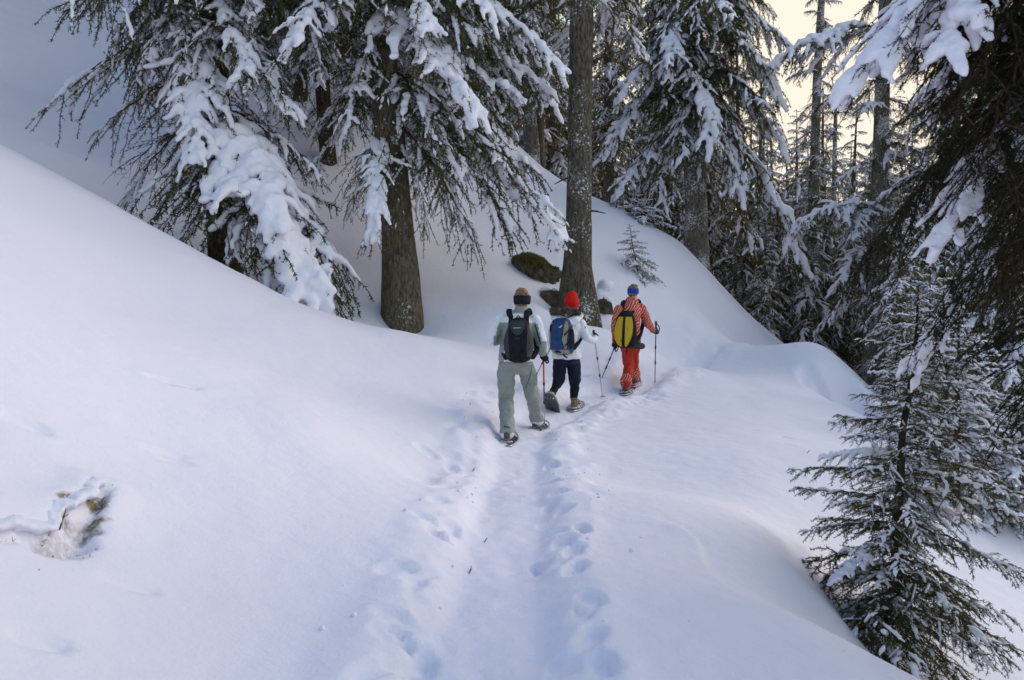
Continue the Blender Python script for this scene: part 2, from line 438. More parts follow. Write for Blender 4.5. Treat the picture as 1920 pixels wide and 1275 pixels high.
def detail_h(x, y):
    dz = np.zeros(x.shape); dirt = np.zeros(x.shape)
    # wind ripples and rolls
    dz += .045 * vnoise(x * .7 + 3, y * .55, 1) + .016 * vnoise(x * 1.7, y * 1.4, 2)
    far = sstep(13.5, 16, y) * sstep(-3, -7, x)
    dz += far * (.16 * vnoise(x * .8, y * .8, 41) + .07 * np.abs(vnoise(x * 1.9, y * 1.9, 42)) + .03 * vnoise(x * 4.5, y * 4.5, 43))
    near = sstep(24, 12, y)
    dz += near * (.005 * vnoise(x * 4.1, y * 3.3, 3) + .003 * vnoise(x * 10, y * 9, 4) + .0015 * vnoise(x * 23, y * 21, 5))
    m = (y > -4.5) & (y < 25) & (x > -3) & (x < 10)
    xs, ys = x[m], y[m]
    d, al, sd = trail_dist(xs, ys)
    d = d + .05 * vnoise(al * 1.6, sd * 2, 8) + .02 * vnoise(al * 5, sd * 5, 9)
    fade = 1 - .45 * sstep(13.5, 16, ys)
    groove = -.105 * (1 - sstep(.20, .42, d)) * fade + .02 * np.exp(-((d - .56) / .12) ** 2) * fade
    rough = (1 - sstep(.38, .6, d))
    groove += rough * (.013 * vnoise(xs * 6.5, ys * 4.5, 10) + .011 * np.abs(vnoise(xs * 12, ys * 9, 11)) - .01 + .006 * vnoise(xs * 27, ys * 24, 12))
    chop = np.exp(-((d - .62) / .22) ** 2) * sstep(2, 7, ys) * (1 - .6 * sstep(14, 17, ys))
    groove += chop * sstep(5, 10, ys) * (.03 * vnoise(xs * 5, ys * 4, 14) + .03 * np.maximum(vnoise(xs * 8.5, ys * 7, 15), -.2)) + chop * (.012 * vnoise(xs * 5, ys * 4, 14) + .01 * np.maximum(vnoise(xs * 10, ys * 9, 16), -.2))
    dz[m] += groove
    for (fx, fy, yaw, L, W, dep) in _prints:
        m = (np.abs(x - fx) < .5) & (np.abs(y - fy) < .5)
        if not m.any(): continue
        xs, ys = x[m] - fx, y[m] - fy
        c, s = math.cos(yaw), math.sin(yaw)
        a = (xs * c + ys * s) / W; b = (-xs * s + ys * c) / L
        q = (np.abs(a) ** 2.6 + np.abs(b) ** 2.6) ** (1 / 2.6)
        q = q + .16 * vnoise(xs * 17 + fx * 9, ys * 17, 20)
        dz[m] += -dep * (1 - sstep(.74, 1.08, q)) + .007 * np.exp(-((q - 1.3) / .22) ** 2)
    # hole
    m = (x < -.6) & (x > -3.2) & (y > 1.8) & (y < 5)
    if m.any():
        xs, ys = x[m], y[m]
        sd = poly_sd(xs, ys, _hole) + .018 * vnoise(xs * 15, ys * 15, 21)
        dep = sstep(.02, -.15, sd)
        hmean = _hole.mean(0)
        up = sstep(-.05, .25, (ys - hmean[1]) * .75 - (xs - hmean[0]) * .65)
        dz[m] += -.155 * dep * (1 + .35 * vnoise(xs * 9, ys * 9, 22)) + .05 * up * np.exp(-(np.maximum(sd, 0) / .10) ** 2) * (1 - dep)
        band = sstep(-.16, -.02, sd) * sstep(.03, -.01, sd) * (.35 + .65 * up)
        dirt[m] = np.clip(band * (.8 + 1.3 * vnoise(xs * 14, ys * 14, 23)) + .30 * dep * (1 + .8 * vnoise(xs * 9, ys * 9, 24)), 0, 1)
    # scarp: the ground steps down on its left side
    m = (x > .4) & (x < 2.4) & (y > 3.4) & (y < 7)
    if m.any():
        xs, ys = x[m], y[m]
        best = np.full(xs.shape, 1e9); side = np.zeros(xs.shape); tt = np.zeros(xs.shape)
        nseg = len(_scarp) - 1
        for i, (a, b) in enumerate(zip(_scarp[:-1], _scarp[1:])):
            v = b - a; L = np.linalg.norm(v); v = v / L
            t = np.clip((xs - a[0]) * v[0] + (ys - a[1]) * v[1], 0, L)
            dd = np.hypot(xs - a[0] - t * v[0], ys - a[1] - t * v[1]); q = dd < best
            best = np.where(q, dd, best); side = np.where(q, (xs - a[0]) * v[1] - (ys - a[1]) * v[0], side); tt = np.where(q, (i + t / L) / nseg, tt)
        sg = np.where(side > 0, 1, -1) * best
        w = np.sin(np.clip(tt, 0.02, .98) * PI) ** .7
        dz[m] += w * .05 * (sstep(-.03, .02, sg) * np.exp(-np.maximum(sg, 0) / .25) - .8 * sstep(.04, -.03, sg) * np.exp(-np.maximum(-sg, 0) / .22))
    for (wx, wy, wr, wd) in WELLS:
        r2 = ((x - wx) ** 2 + (y - wy) ** 2) / wr ** 2
        dz += -wd * np.exp(-r2 * 1.4)
    # wind scoop under the cornice on the right
    a = P(1600, 740, 14.5)
    r2 = np.sqrt(((x - a[0] - .15) / .85) ** 2 + ((y - a[1]) / 1.7) ** 2) + .10 * vnoise(x * 1.3, y * .9, 31)
    dz += -.62 * (1 - sstep(.55, 1.0, r2)) 
    a = G(1535, 728)
    r2 = np.sqrt(((x - a[0] - .1) / .42) ** 2 + ((y - a[1]) / .95) ** 2) + .14 * vnoise(x * 2.1, y * 1.3, 33)
    dz += -.26 * (1 - sstep(.6, .95, r2))
    a = P(1555, 672, 16.2)
    r2 = ((x - a[0] + .15) / .8) ** 2 + ((y - a[1]) / 1.5) ** 2
    dz += .24 * np.exp(-r2)
    return dz, dirt

def ground(x, y):
    x = np.atleast_1d(np.asarray(x, float)); y = np.atleast_1d(np.asarray(y, float))
    dz, _ = detail_h(x, y)
    return base_h(x, y) + dz
def gz(x, y): return float(ground(x, y)[0])
def GF(px, py, d0=2.0, d1=30.0):
    """same as G on the finished surface with its tracks"""
    ds = np.geomspace(d0, d1, 900); p0 = P(px, py, 1.0); pts = CAM + (p0 - CAM) * ds[:, None]
    i = int(np.nonzero(pts[:, 2] < ground(pts[:, 0], pts[:, 1]))[0][0])
    return np.array([pts[i, 0], pts[i, 1], gz(pts[i, 0], pts[i, 1])])

def build_ground():
    def grow(a, step, ratio, end):
        out = []; s = step; sgn = 1 if end > a else -1
        while (end - a) * sgn > 0:
            s *= ratio; a += sgn * s; out.append(a)
        return out
    xs = list(np.arange(-3.0, 2.6, .03)) + list(np.arange(2.6, 9.0, .07))
    xs = grow(-3.0, .03, 1.07, -420)[::-1] + xs + grow(xs[-1], .07, 1.08, 420)
    ys = list(np.arange(2.0, 13.2, .03)) + list(np.arange(13.2, 27, .09))
    ys = grow(2.0, .03, 1.15, -120)[::-1] + ys + grow(ys[-1], .09, 1.07, 620)
    xs = np.array(xs); ys = np.array(ys)
    X, Y = np.meshgrid(xs, ys)
    dz, dirt = detail_h(X, Y)
    Z = base_h(X, Y) + dz
    nx, ny = len(xs), len(ys)
    V = np.stack([X, Y, Z], -1).reshape(-1, 3)
    i = np.arange(ny - 1)[:, None] * nx; j = np.arange(nx - 1)[None]
    F = np.stack([i + j, i + j + 1, i + nx + j + 1, i + nx + j], -1).reshape(-1, 4)
    me = arrays_mesh('snow_ground', V, np.zeros((0, 3), np.int64), F, np.zeros(0, np.int32), np.zeros(len(F), np.int32), smooth=True)
    at = me.attributes.new('dirt', 'FLOAT', 'POINT')
    at.data.foreach_set('value', dirt.ravel().astype(np.float32))
    m = bpy.data.materials.new('snow_with_dirt'); m.use_nodes = True
    nt = m.node_tree; b = nt.nodes['Principled BSDF']
    b.inputs['Roughness'].default_value = .7; b.inputs['Specular IOR Level'].default_value = .15
    geo = nt.nodes.new('ShaderNodeNewGeometry')
    att = nt.nodes.new('ShaderNodeAttribute'); att.attribute_name = 'dirt'
    n1 = nt.nodes.new('ShaderNodeTexNoise'); n1.inputs['Scale'].default_value = .6; n1.inputs['Detail'].default_value = 3
    nt.links.new(geo.outputs['Position'], n1.inputs['Vector'])
    mx0 = nt.nodes.new('ShaderNodeMix'); mx0.data_type = 'RGBA'
    mx0.inputs[6].default_value = (.785, .765, .87, 1); mx0.inputs[7].default_value = (.80, .775, .87, 1)
    nt.links.new(n1.outputs['Fac'], mx0.inputs[0])
    n2 = nt.nodes.new('ShaderNodeTexNoise'); n2.inputs['Scale'].default_value = 38; n2.inputs['Detail'].default_value = 6
    nt.links.new(geo.outputs['Position'], n2.inputs['Vector'])
    cr = nt.nodes.new('ShaderNodeValToRGB')
    cr.color_ramp.elements[0].position = .35; cr.color_ramp.elements[0].color = (.05, .035, .018, 1)
    cr.color_ramp.elements[1].position = .7; cr.color_ramp.elements[1].color = (.30, .24, .14, 1)
    nt.links.new(n2.outputs['Fac'], cr.inputs[0])
    mul = nt.nodes.new('ShaderNodeMath'); mul.operation = 'MULTIPLY_ADD'; mul.inputs[1].default_value = 1.3; mul.inputs[2].default_value = -.25
    a2 = nt.nodes.new('ShaderNodeMath'); a2.operation = 'MULTIPLY'
    m2 = nt.nodes.new('ShaderNodeMapRange'); m2.inputs[1].default_value = .3; m2.inputs[2].default_value = .6; m2.inputs[3].default_value = .4; m2.inputs[4].default_value = 1.2
    nt.links.new(n2.outputs['Fac'], m2.inputs[0]); nt.links.new(att.outputs['Fac'], a2.inputs[0]); nt.links.new(m2.outputs[0], a2.inputs[1])
    nt.links.new(a2.outputs[0], mul.inputs[0]); mul.use_clamp = True
    mx = nt.nodes.new('ShaderNodeMix'); mx.data_type = 'RGBA'
    nt.links.new(mul.outputs[0], mx.inputs[0]); nt.links.new(mx0.outputs[2], mx.inputs[6]); nt.links.new(cr.outputs[0], mx.inputs[7])
    nt.links.new(mx.outputs[2], b.inputs['Base Color'])
    n3 = nt.nodes.new('ShaderNodeTexNoise'); n3.inputs['Scale'].default_value = 45; n3.inputs['Detail'].default_value = 8; n3.inputs['Roughness'].default_value = .65
    nt.links.new(geo.outputs['Position'], n3.inputs['Vector'])
    n4 = nt.nodes.new('ShaderNodeTexNoise'); n4.inputs['Scale'].default_value = 7; n4.inputs['Detail'].default_value = 6; n4.inputs['Roughness'].default_value = .6
    nt.links.new(geo.outputs['Position'], n4.inputs['Vector'])
    bp0 = nt.nodes.new('ShaderNodeBump'); bp0.inputs['Strength'].default_value = .35; bp0.inputs['Distance'].default_value = .03
    nt.links.new(n4.outputs['Fac'], bp0.inputs['Height'])
    bp = nt.nodes.new('ShaderNodeBump'); bp.inputs['Strength'].default_value = .45; bp.inputs['Distance'].default_value = .012
    nt.links.new(bp0.outputs[0], bp.inputs['Normal'])
    nt.links.new(n3.outputs['Fac'], bp.inputs['Height']); nt.links.new(bp.outputs[0], b.inputs['Normal'])
    o = link('snow_ground', me, mats=[m])
    tag(o, 'snow covered hillside with a trodden trail crossing it', kind='structure')
    return o
# ------------------------------------------------------------------ spruce boughs
def tri_batch(mb, a, b, c, mat):
    n = len(a)
    if not n: return
    V = np.stack([a, b, c], 1).reshape(-1, 3)
    mb.add(V, np.arange(n * 3).reshape(-1, 3), mat)

def nrm(v): return v / np.maximum(np.linalg.norm(v, axis=-1, keepdims=True), 1e-9)

def bough_data(seed, pitch, lod=1, L=2.4, hang=.6, young=False, sparse=1.0, bare=False):
    """one spruce bough along +x, made of axis, side twigs and needle shoots; g is the way down in its own frame"""
    rng = np.random.default_rng(seed)
    g = np.array([math.sin(pitch), 0, -math.cos(pitch)])
    t = np.linspace(0, 1, 22)
    wig = np.cumsum(rng.normal(0, .017, 22)) * L; wig -= wig[-1] * t
    axis = np.stack([t * L, wig, (rng.uniform(.05, .11) if not young else .03) * L * 4 * t ** .8 * (1 - t) + .006 * L * rng.normal(size=22) * (t > .05)], -1)
    axis[0] = 0
    wood = []          # polylines with radius at base
    wood.append((axis, (.02 if not young else .016) * L / 2.4, .004))
    nsec = {0: 46, 1: 44, 2: 22}[lod]
    if young: nsec = int(nsec * .8)
    secs = []
    P0 = []; P1 = []
    side = 1
    for k in range(nsec):
        tb = .05 + .94 * (k + rng.uniform(-.3, .3)) / nsec
        if rng.random() > sparse: continue
        side = -side
        tb = min(max(tb, .04), .99)
        p = np.array([np.interp(tb, t, axis[:, i]) for i in range(3)])
        T = unit(np.array([np.interp(min(tb + .03, 1), t, axis[:, i]) - np.interp(max(tb - .03, 0), t, axis[:, i]) for i in range(3)]))
        S = unit(np.cross(T, -g)) * side
        th = R(66 - 28 * tb + rng.uniform(-24, 24))
        env = min(1, tb / .22 + .45) * (1 - tb) ** .55 + .05
        l = L * .44 * env * rng.uniform(.55, 1.15)
        if young: l *= .85
        d = T * math.cos(th) + S * math.sin(th) + (-g) * rng.uniform(-.25, .2)
        s = np.linspace(0, 1, 7)
        hg = hang * rng.uniform(.5, 1.3)
        pl = p + np.outer(s, d) * l + np.outer(s ** 1.7, g) * l * hg + np.cumsum(rng.normal(0, .03, (7, 3)), 0) * l
        pl[0] = p
        secs.append((tb, pl, l, side)); wood.append((pl, .007 * L / 2.4, .002))
        sp = {0: .042, 1: .058, 2: .11}[lod] * L / 2.4
        m = max(2, int(l / sp))
        for q in range(m):
            sq = (q + rng.uniform(.2, 1)) / m
            if bare and rng.random() < .75: continue
            b = np.array([np.interp(sq, s, pl[:, i]) for i in range(3)])
            i0 = min(int(sq * 6), 5); TT = unit(pl[i0 + 1] - pl[i0])
            SS = unit(np.cross(TT, -g) + 1e-6) * (1 if q % 2 else -1)
            lt = min(.24, max(.05, l * .30 * (1.05 - .75 * sq))) * rng.uniform(.55, 1.25) * (L / 2.4) ** .5
            dd = unit(TT * rng.uniform(.2, .9) + SS * rng.uniform(.3, 1.0) + rng.normal(0, .22, 3) + g * (rng.uniform(.15, 1.25) * (hang if not young else .3)))
            P0.append(b); P1.append(b + dd * lt)
        if not bare:
            for i in range(6): P0.append(pl[i]); P1.append(pl[i + 1] + (pl[i + 1] - pl[i]) * .05)
    if not bare:
        for i in range(7, 21):
            P0.append(axis[i]); P1.append(axis[i + 1])
    P0 = np.array(P0); P1 = np.array(P1)
    mb = MB()
    for pl, r0, r1 in wood:
        if lod == 2 and r0 < .012: continue
        sweep(mb, pl, np.linspace(r0, r1, len(pl)), n=5 if r0 > .012 else 3, cap='none', mat=0)
    D = P1 - P0; ln = np.linalg.norm(D, axis=1)
    if lod == 2:
        Tn = nrm(D)
        for rep in range(3):
            pr = nrm(np.cross(Tn, rng.normal(size=D.shape)))
            w = (.03 * L / 2.4 * rng.uniform(.7, 1.3, len(D)))[:, None]
            off = rng.normal(0, .012, D.shape)
            tri_batch(mb, P0 + pr * w + off, P0 - pr * w + off, P1 + D * .15 + off * 2, 1)
    else:
        spc, nl, nw = {0: (.0058, .024, .0048), 1: (.0085, .040, .0105)}[lod]
        cnt = np.maximum(2, (ln / spc).astype(int))
        idx = np.repeat(np.arange(len(D)), cnt)
        tt = rng.random(len(idx))
        c = P0[idx] + D[idx] * tt[:, None]
        Tn = nrm(D)[idx]
        pr = nrm(np.cross(Tn, rng.normal(size=c.shape)))
        pr = nrm(pr - g * .12)
        nd = nrm(Tn * .65 + pr * .85)
        wv = nrm(np.cross(nd, rng.normal(size=c.shape)))
        l_ = (nl * rng.uniform(.7, 1.25, len(idx)) * (1 - .35 * tt))[:, None]; w_ = nw * .5
        tri_batch(mb, c + wv * w_, c - wv * w_, c + nd * l_, 1)
        # shoot cores
        pr = nrm(np.cross(nrm(D), rng.normal(size=D.shape)))
        w = .0035 if lod == 0 else .005
        tri_batch(mb, P0 + pr * w, P0 - pr * w, P1, 0 if bare else 1)
        pr2 = nrm(np.cross(nrm(D), pr))
        tri_batch(mb, P0 + pr2 * w, P0 - pr2 * w, P1, 0 if bare else 1)
    return dict(mb=mb, axis=axis, secs=secs, P0=P0, P1=P1, g=g, L=L, seed=seed, lod=lod)

def bough_snow(bd, level, voxel=.02):
    """snow lying on a bough: pillows along the axis with fingers out along the side twigs, and streaks on the shoots"""
    rng = np.random.default_rng(bd['seed'] * 7 + int(level * 100))
    up = -bd['g']; L = bd['L']; k = L / 2.4
    pads = MB(); lod = bd['lod']
    n = 10 if lod < 2 else 5
    ax = bd['axis']
    def pad(pl, r, flat=.72, w0=.75):
        m = max(5, int(np.linalg.norm(np.diff(pl, axis=0), axis=1).sum() / (r * (.8 if lod < 2 else 1.6))))
        s = np.linspace(0, 1, m); q = np.linspace(0, 1, len(pl))
        pp = np.stack([np.interp(s, q, pl[:, i]) for i in range(3)], -1)
        rr = r * (.72 + .55 * rng.random(m)) * np.clip(np.sin(np.clip(s * .86 + .12, 0, 1) * PI) ** .5, .55, 1)
        pp = pp + up * (rr * flat * .75)[:, None] + rng.normal(0, r * .16, pp.shape)
        sweep(pads, pp, rr, rr * flat, n=n, ref=up, cap='round')
    # axis pads, broken up
    a0 = rng.uniform(.12, .3)
    while a0 < .92:
        a1 = min(a0 + rng.uniform(.12, .4) * (.6 + level * .5), 1.0)
        i0, i1 = int(a0 * 21), max(int(a1 * 21), int(a0 * 21) + 2)
        if rng.random() < .45 + .5 * level:
            pad(ax[i0:i1 + 1], (.04 + .066 * level) * k * (1.15 - .5 * a0))
        a0 = a1 + rng.uniform(.0, .12) * (1.6 - level)
    for tb, pl, l, sd in bd['secs']:
        if rng.random() < .28 + .55 * level and l > .15 * k:
            e = rng.integers(3, 6)
            b = rng.integers(0, 2) if level > .5 else rng.integers(0, 3)
            if e - b < 2: continue
            pad(pl[b:e + 1] if e < 6 else pl[b:7], (.025 + .046 * level) * k * rng.uniform(.7, 1.3), .7)
    if lod < 2 and pads.n:
        me = remesh(pads.mesh('s'), voxel * k, smooth=3, factor=.5)
        displace(me, .012 * k, 14 / k, bd['seed']); displace(me, .005 * k, 37 / k, bd['seed'] + 3)
        V = mesh_co(me)
        f = np.zeros(len(me.polygons) * 4, np.int32)
        lt = np.zeros(len(me.polygons), np.int32); me.polygons.foreach_get('loop_total', lt)
        li = np.zeros(len(me.loops), np.int32); me.loops.foreach_get('vertex_index', li)
        mb = MB()
        if (lt == 4).all():
            mb.add(V, li.reshape(-1, 4))
        else:
            F4 = []; st = 0
            for x in lt:
                if x == 4: F4.append(li[st:st + 4])
                st += x
            mb.add(V, np.array(F4))
        bpy.data.meshes.remove(me)
    else:
        mb = pads
    # streaks of powder on the shoots
    P0, P1 = bd['P0'], bd['P1']
    if len(P0):
        pick = rng.random(len(P0)) < (.03 + .09 * level if lod < 2 else .18 + .25 * level)
        a = P0[pick]; b = P1[pick]; D = b - a
        f0 = rng.uniform(0, .4, len(a))[:, None]; f1 = f0 + rng.uniform(.3, .6, len(a))[:, None]
        a, b = a + D * f0, a + D * f1
        S = nrm(np.cross(nrm(D), up + 1e-6))
        w = ((.010 if lod == 0 else .019 if lod == 1 else .024) * k * rng.uniform(.6, 1.4, len(a)))[:, None]
        u = up[None] * w
        a = a + u * .6; b = b + u * .6
        m_ = a * .5 + b * .5
        n_ = len(a)
        V = np.stack([a, m_ + S * w, m_ - S * w, b, m_ + u * 1.5], 1).reshape(-1, 3)
        q = np.array([(0, 1, 4), (1, 3, 4), (3, 2, 4), (2, 0, 4), (0, 2, 1), (1, 2, 3)])
        F = (np.arange(n_)[:, None, None] * 5 + q[None]).reshape(-1, 3)
        mb.add(V, F)
    return mb

PITCHES = (R(5), R(30), R(55))
_bough = {}
def bough_proto(kind, ip, var):
    """shared meshes: kind in old / young / near / bare ; ip = pitch class"""
    key = (kind, ip, var)
    if key not in _bough:
        seed = 100 + 37 * ip + 7 * var + {'old': 0, 'young': 500, 'near': 900, 'bare': 1300, 'thin': 1700}[kind]
        kw = dict(old=dict(lod=1, hang=.65), young=dict(lod=0, hang=.36, young=True, L=1.0), near=dict(lod=0, hang=.42, L=1.8),
                  bare=dict(lod=1, hang=.35, bare=True, sparse=.55), thin=dict(lod=1, hang=.8, sparse=.6))[kind]
        bd = bough_data(seed, PITCHES[ip], **kw)
        me = bd['mb'].mesh('branch_' + kind)
        me.materials.append(M_WOOD); me.materials.append(M_NEEDLE_SHADED if kind == 'near' else M_NEEDLE if kind == 'young' else M_NEEDLE_OLD if kind in ('thin',) else M_NEEDLE)
        _bough[key] = (me, bd, {})
    return _bough[key]
def bough_snow_mesh(kind, ip, var, level):
    me, bd, d = bough_proto(kind, ip, var)
    if level not in d:
        s = bough_snow(bd, level).mesh('snow_load', smooth=True)
        s.materials.append(M_PUFF)
        d[level] = s
    return d[level]

def place_bough(root, a, b, kind='old', level=.5, var=0, roll=0.0, name='branch', width=1.0):
    """hang a bough from point a to tip b (world) under its tree"""
    a = np.asarray(a, float); b = np.asarray(b, float)
    X = b - a; ln = np.linalg.norm(X); X = X / ln
    pit = math.asin(max(-1, min(1, -X[2])))
    ip = int(np.argmin([abs(pit - p) for p in PITCHES]))
    me, bd, _ = bough_proto(kind, ip, var)
    Z = np.array([0, 0, 1.0]) - X * X[2]
    if np.linalg.norm(Z) < .05: Z = np.array([0, 1.0, 0])
    Z = unit(Z); Y = np.cross(Z, X)
    if roll:
        c, s = math.cos(roll), math.sin(roll); Y, Z = Y * c + Z * s, Z * c - Y * s
    k = ln / bd['L']; w = k * width
    loc = a - np.array(root.location)
    M = Matrix(((X[0] * k, Y[0] * w, Z[0] * w, loc[0]), (X[1] * k, Y[1] * w, Z[1] * w, loc[1]), (X[2] * k, Y[2] * w, Z[2] * w, loc[2]), (0, 0, 0, 1)))
    o = link(name, me, root, M=M)
    if level > 0:
        tag(link('snow_load', bough_snow_mesh(kind, ip, var, level), o), kind='stuff')
    return o

def trunk_mesh(pts, radii, n=22, ridges=.035, seed=0, per=.12):
    """tapered trunk with furrowed bark and swelling roots"""
    pts = np.asarray(pts, float); radii = np.asarray(radii, float)
    ln = np.linalg.norm(np.diff(pts, axis=0), axis=1); s = np.concatenate([[0], np.cumsum(ln)])
    m = min(160, max(8, int(s[-1] / per)))
    q = np.linspace(0, s[-1], m)
    pp = np.stack([np.interp(q, s, pts[:, i]) for i in range(3)], -1); rr = np.interp(q, s, radii)
    th = np.arange(n) / n * 2 * PI
    TH, Q = np.meshgrid(th, q)
    f = 1 + ridges * (vnoise(np.cos(TH) * 3.1 + seed, np.sin(TH) * 3.1 + Q * .8, seed) + .8 * vnoise(TH * n / 2 / PI * .9, Q * 2.2, seed + 1))
    f += .10 * np.exp(-Q / (radii[0] * 1.2)) * np.cos(TH * 5 + seed)
    RR = rr[:, None] * f
    V = np.stack([pp[:, None, 0] + RR * np.cos(TH), pp[:, None, 1] + RR * np.sin(TH), np.repeat(pp[:, 2:3], n, 1)], -1).reshape(-1, 3)
    i = np.arange(m - 1)[:, None] * n; j = np.arange(n)[None]
    F = np.stack([i + j, i + (j + 1) % n, i + n + (j + 1) % n, i + n + j], -1).reshape(-1, 4)
    mb = MB(); mb.add(V, F)
    b = mb.n
    mb.v.append(pp[-1:]); mb.n += 1
    a = np.arange(n)
    mb.f[3].append(np.stack([np.full(n, b), (m - 1) * n + a, (m - 1) * n + (a + 1) % n], -1)); mb.m[3].append(np.zeros(n, np.int32))
    return mb

def trunk_point(pts, z):
    pts = np.asarray(pts); return np.array([np.interp(z, pts[:, 2], pts[:, i]) for i in range(3)])

def grow_boughs(root, pts, H, z0, z1, n, spread, kind='old', levels=(.2, .45), seed=0, pitch=(35, 10), az=None, toward=None, skip=None, thinkinds=None):
    """boughs all round a trunk between heights z0 and z1 (world z); spread(f) gives length by height fraction"""
    rng = np.random.default_rng(seed)
    az0 = rng.uniform(0, 6)
    for k in range(n):
        f = (k + rng.uniform(0, 1)) / n
        z = z0 + (z1 - z0) * f
        a = az0 + k * 2.399 + rng.uniform(-.4, .4)
        if skip is not None and skip(a % (2 * PI), z): continue
        base = trunk_point(pts, z)
        ln = spread(f) * rng.uniform(.75, 1.2)
        p = R(pitch[0] + (pitch[1] - pitch[0]) * f + rng.uniform(-10, 10))
        d = np.array([math.cos(a) * math.cos(p), math.sin(a) * math.cos(p), -math.sin(p)])
        kd = kind if not thinkinds or rng.random() > .25 else thinkinds
        place_bough(root, base, base + d * ln, kd, float(rng.choice(levels)), int(rng.integers(0, 3)), roll=rng.uniform(-.35, .35))

def tree_root(name, base, label, group=None):
    r = empty(name, base)
    tag(r, label, 'tree', group)
    return r

def add_trunk(root, pts, radii, m, **kw):
    mb = trunk_mesh(np.asarray(pts) - np.array(root.location), radii, **kw)
    o = link('trunk', mb.mesh('trunk', smooth=True), root, mats=[m])
    return o
# ------------------------------------------------------------------ the trees
def px_trunk(base, pix, H, d=None):
    """trunk axis from its base through photograph pixels (px, py) at the base's distance, carried on to height H"""
    d = base[1] if d is None else d
    pts = [np.array([base[0], base[1], base[2] - .5]), np.array(base)]
    for px, py in pix: pts.append(P(px, py, d))
    v = unit(pts[-1] - pts[-2]); k = max((base[2] + H - pts[-1][2]) / v[2], .5)
    pts.append(pts[-1] + v * k)
    return np.array(pts)

# old spruce, left
b1 = G(424, 515, 13.8); b1 = np.array([P(424, 500, 15.4)[0], 15.4, 0.0]); b1[2] = base_h(b1[0], b1[1])[0]
b2 = np.array([P(756, 606, 15.9)[0], 15.9, 0.0]); b2[2] = base_h(b2[0], b2[1])[0]
b3 = np.array([P(1084, 588, 17.0)[0], 17.0, 0.0]); b3[2] = base_h(b3[0], b3[1])[0]
WELLS += [(b1[0], b1[1] - .2, .9, .45), (b2[0] + .1, b2[1] - .25, .6, .18), (b3[0], b3[1] - .2, 1.0, .35)]

snow_ground = build_ground()

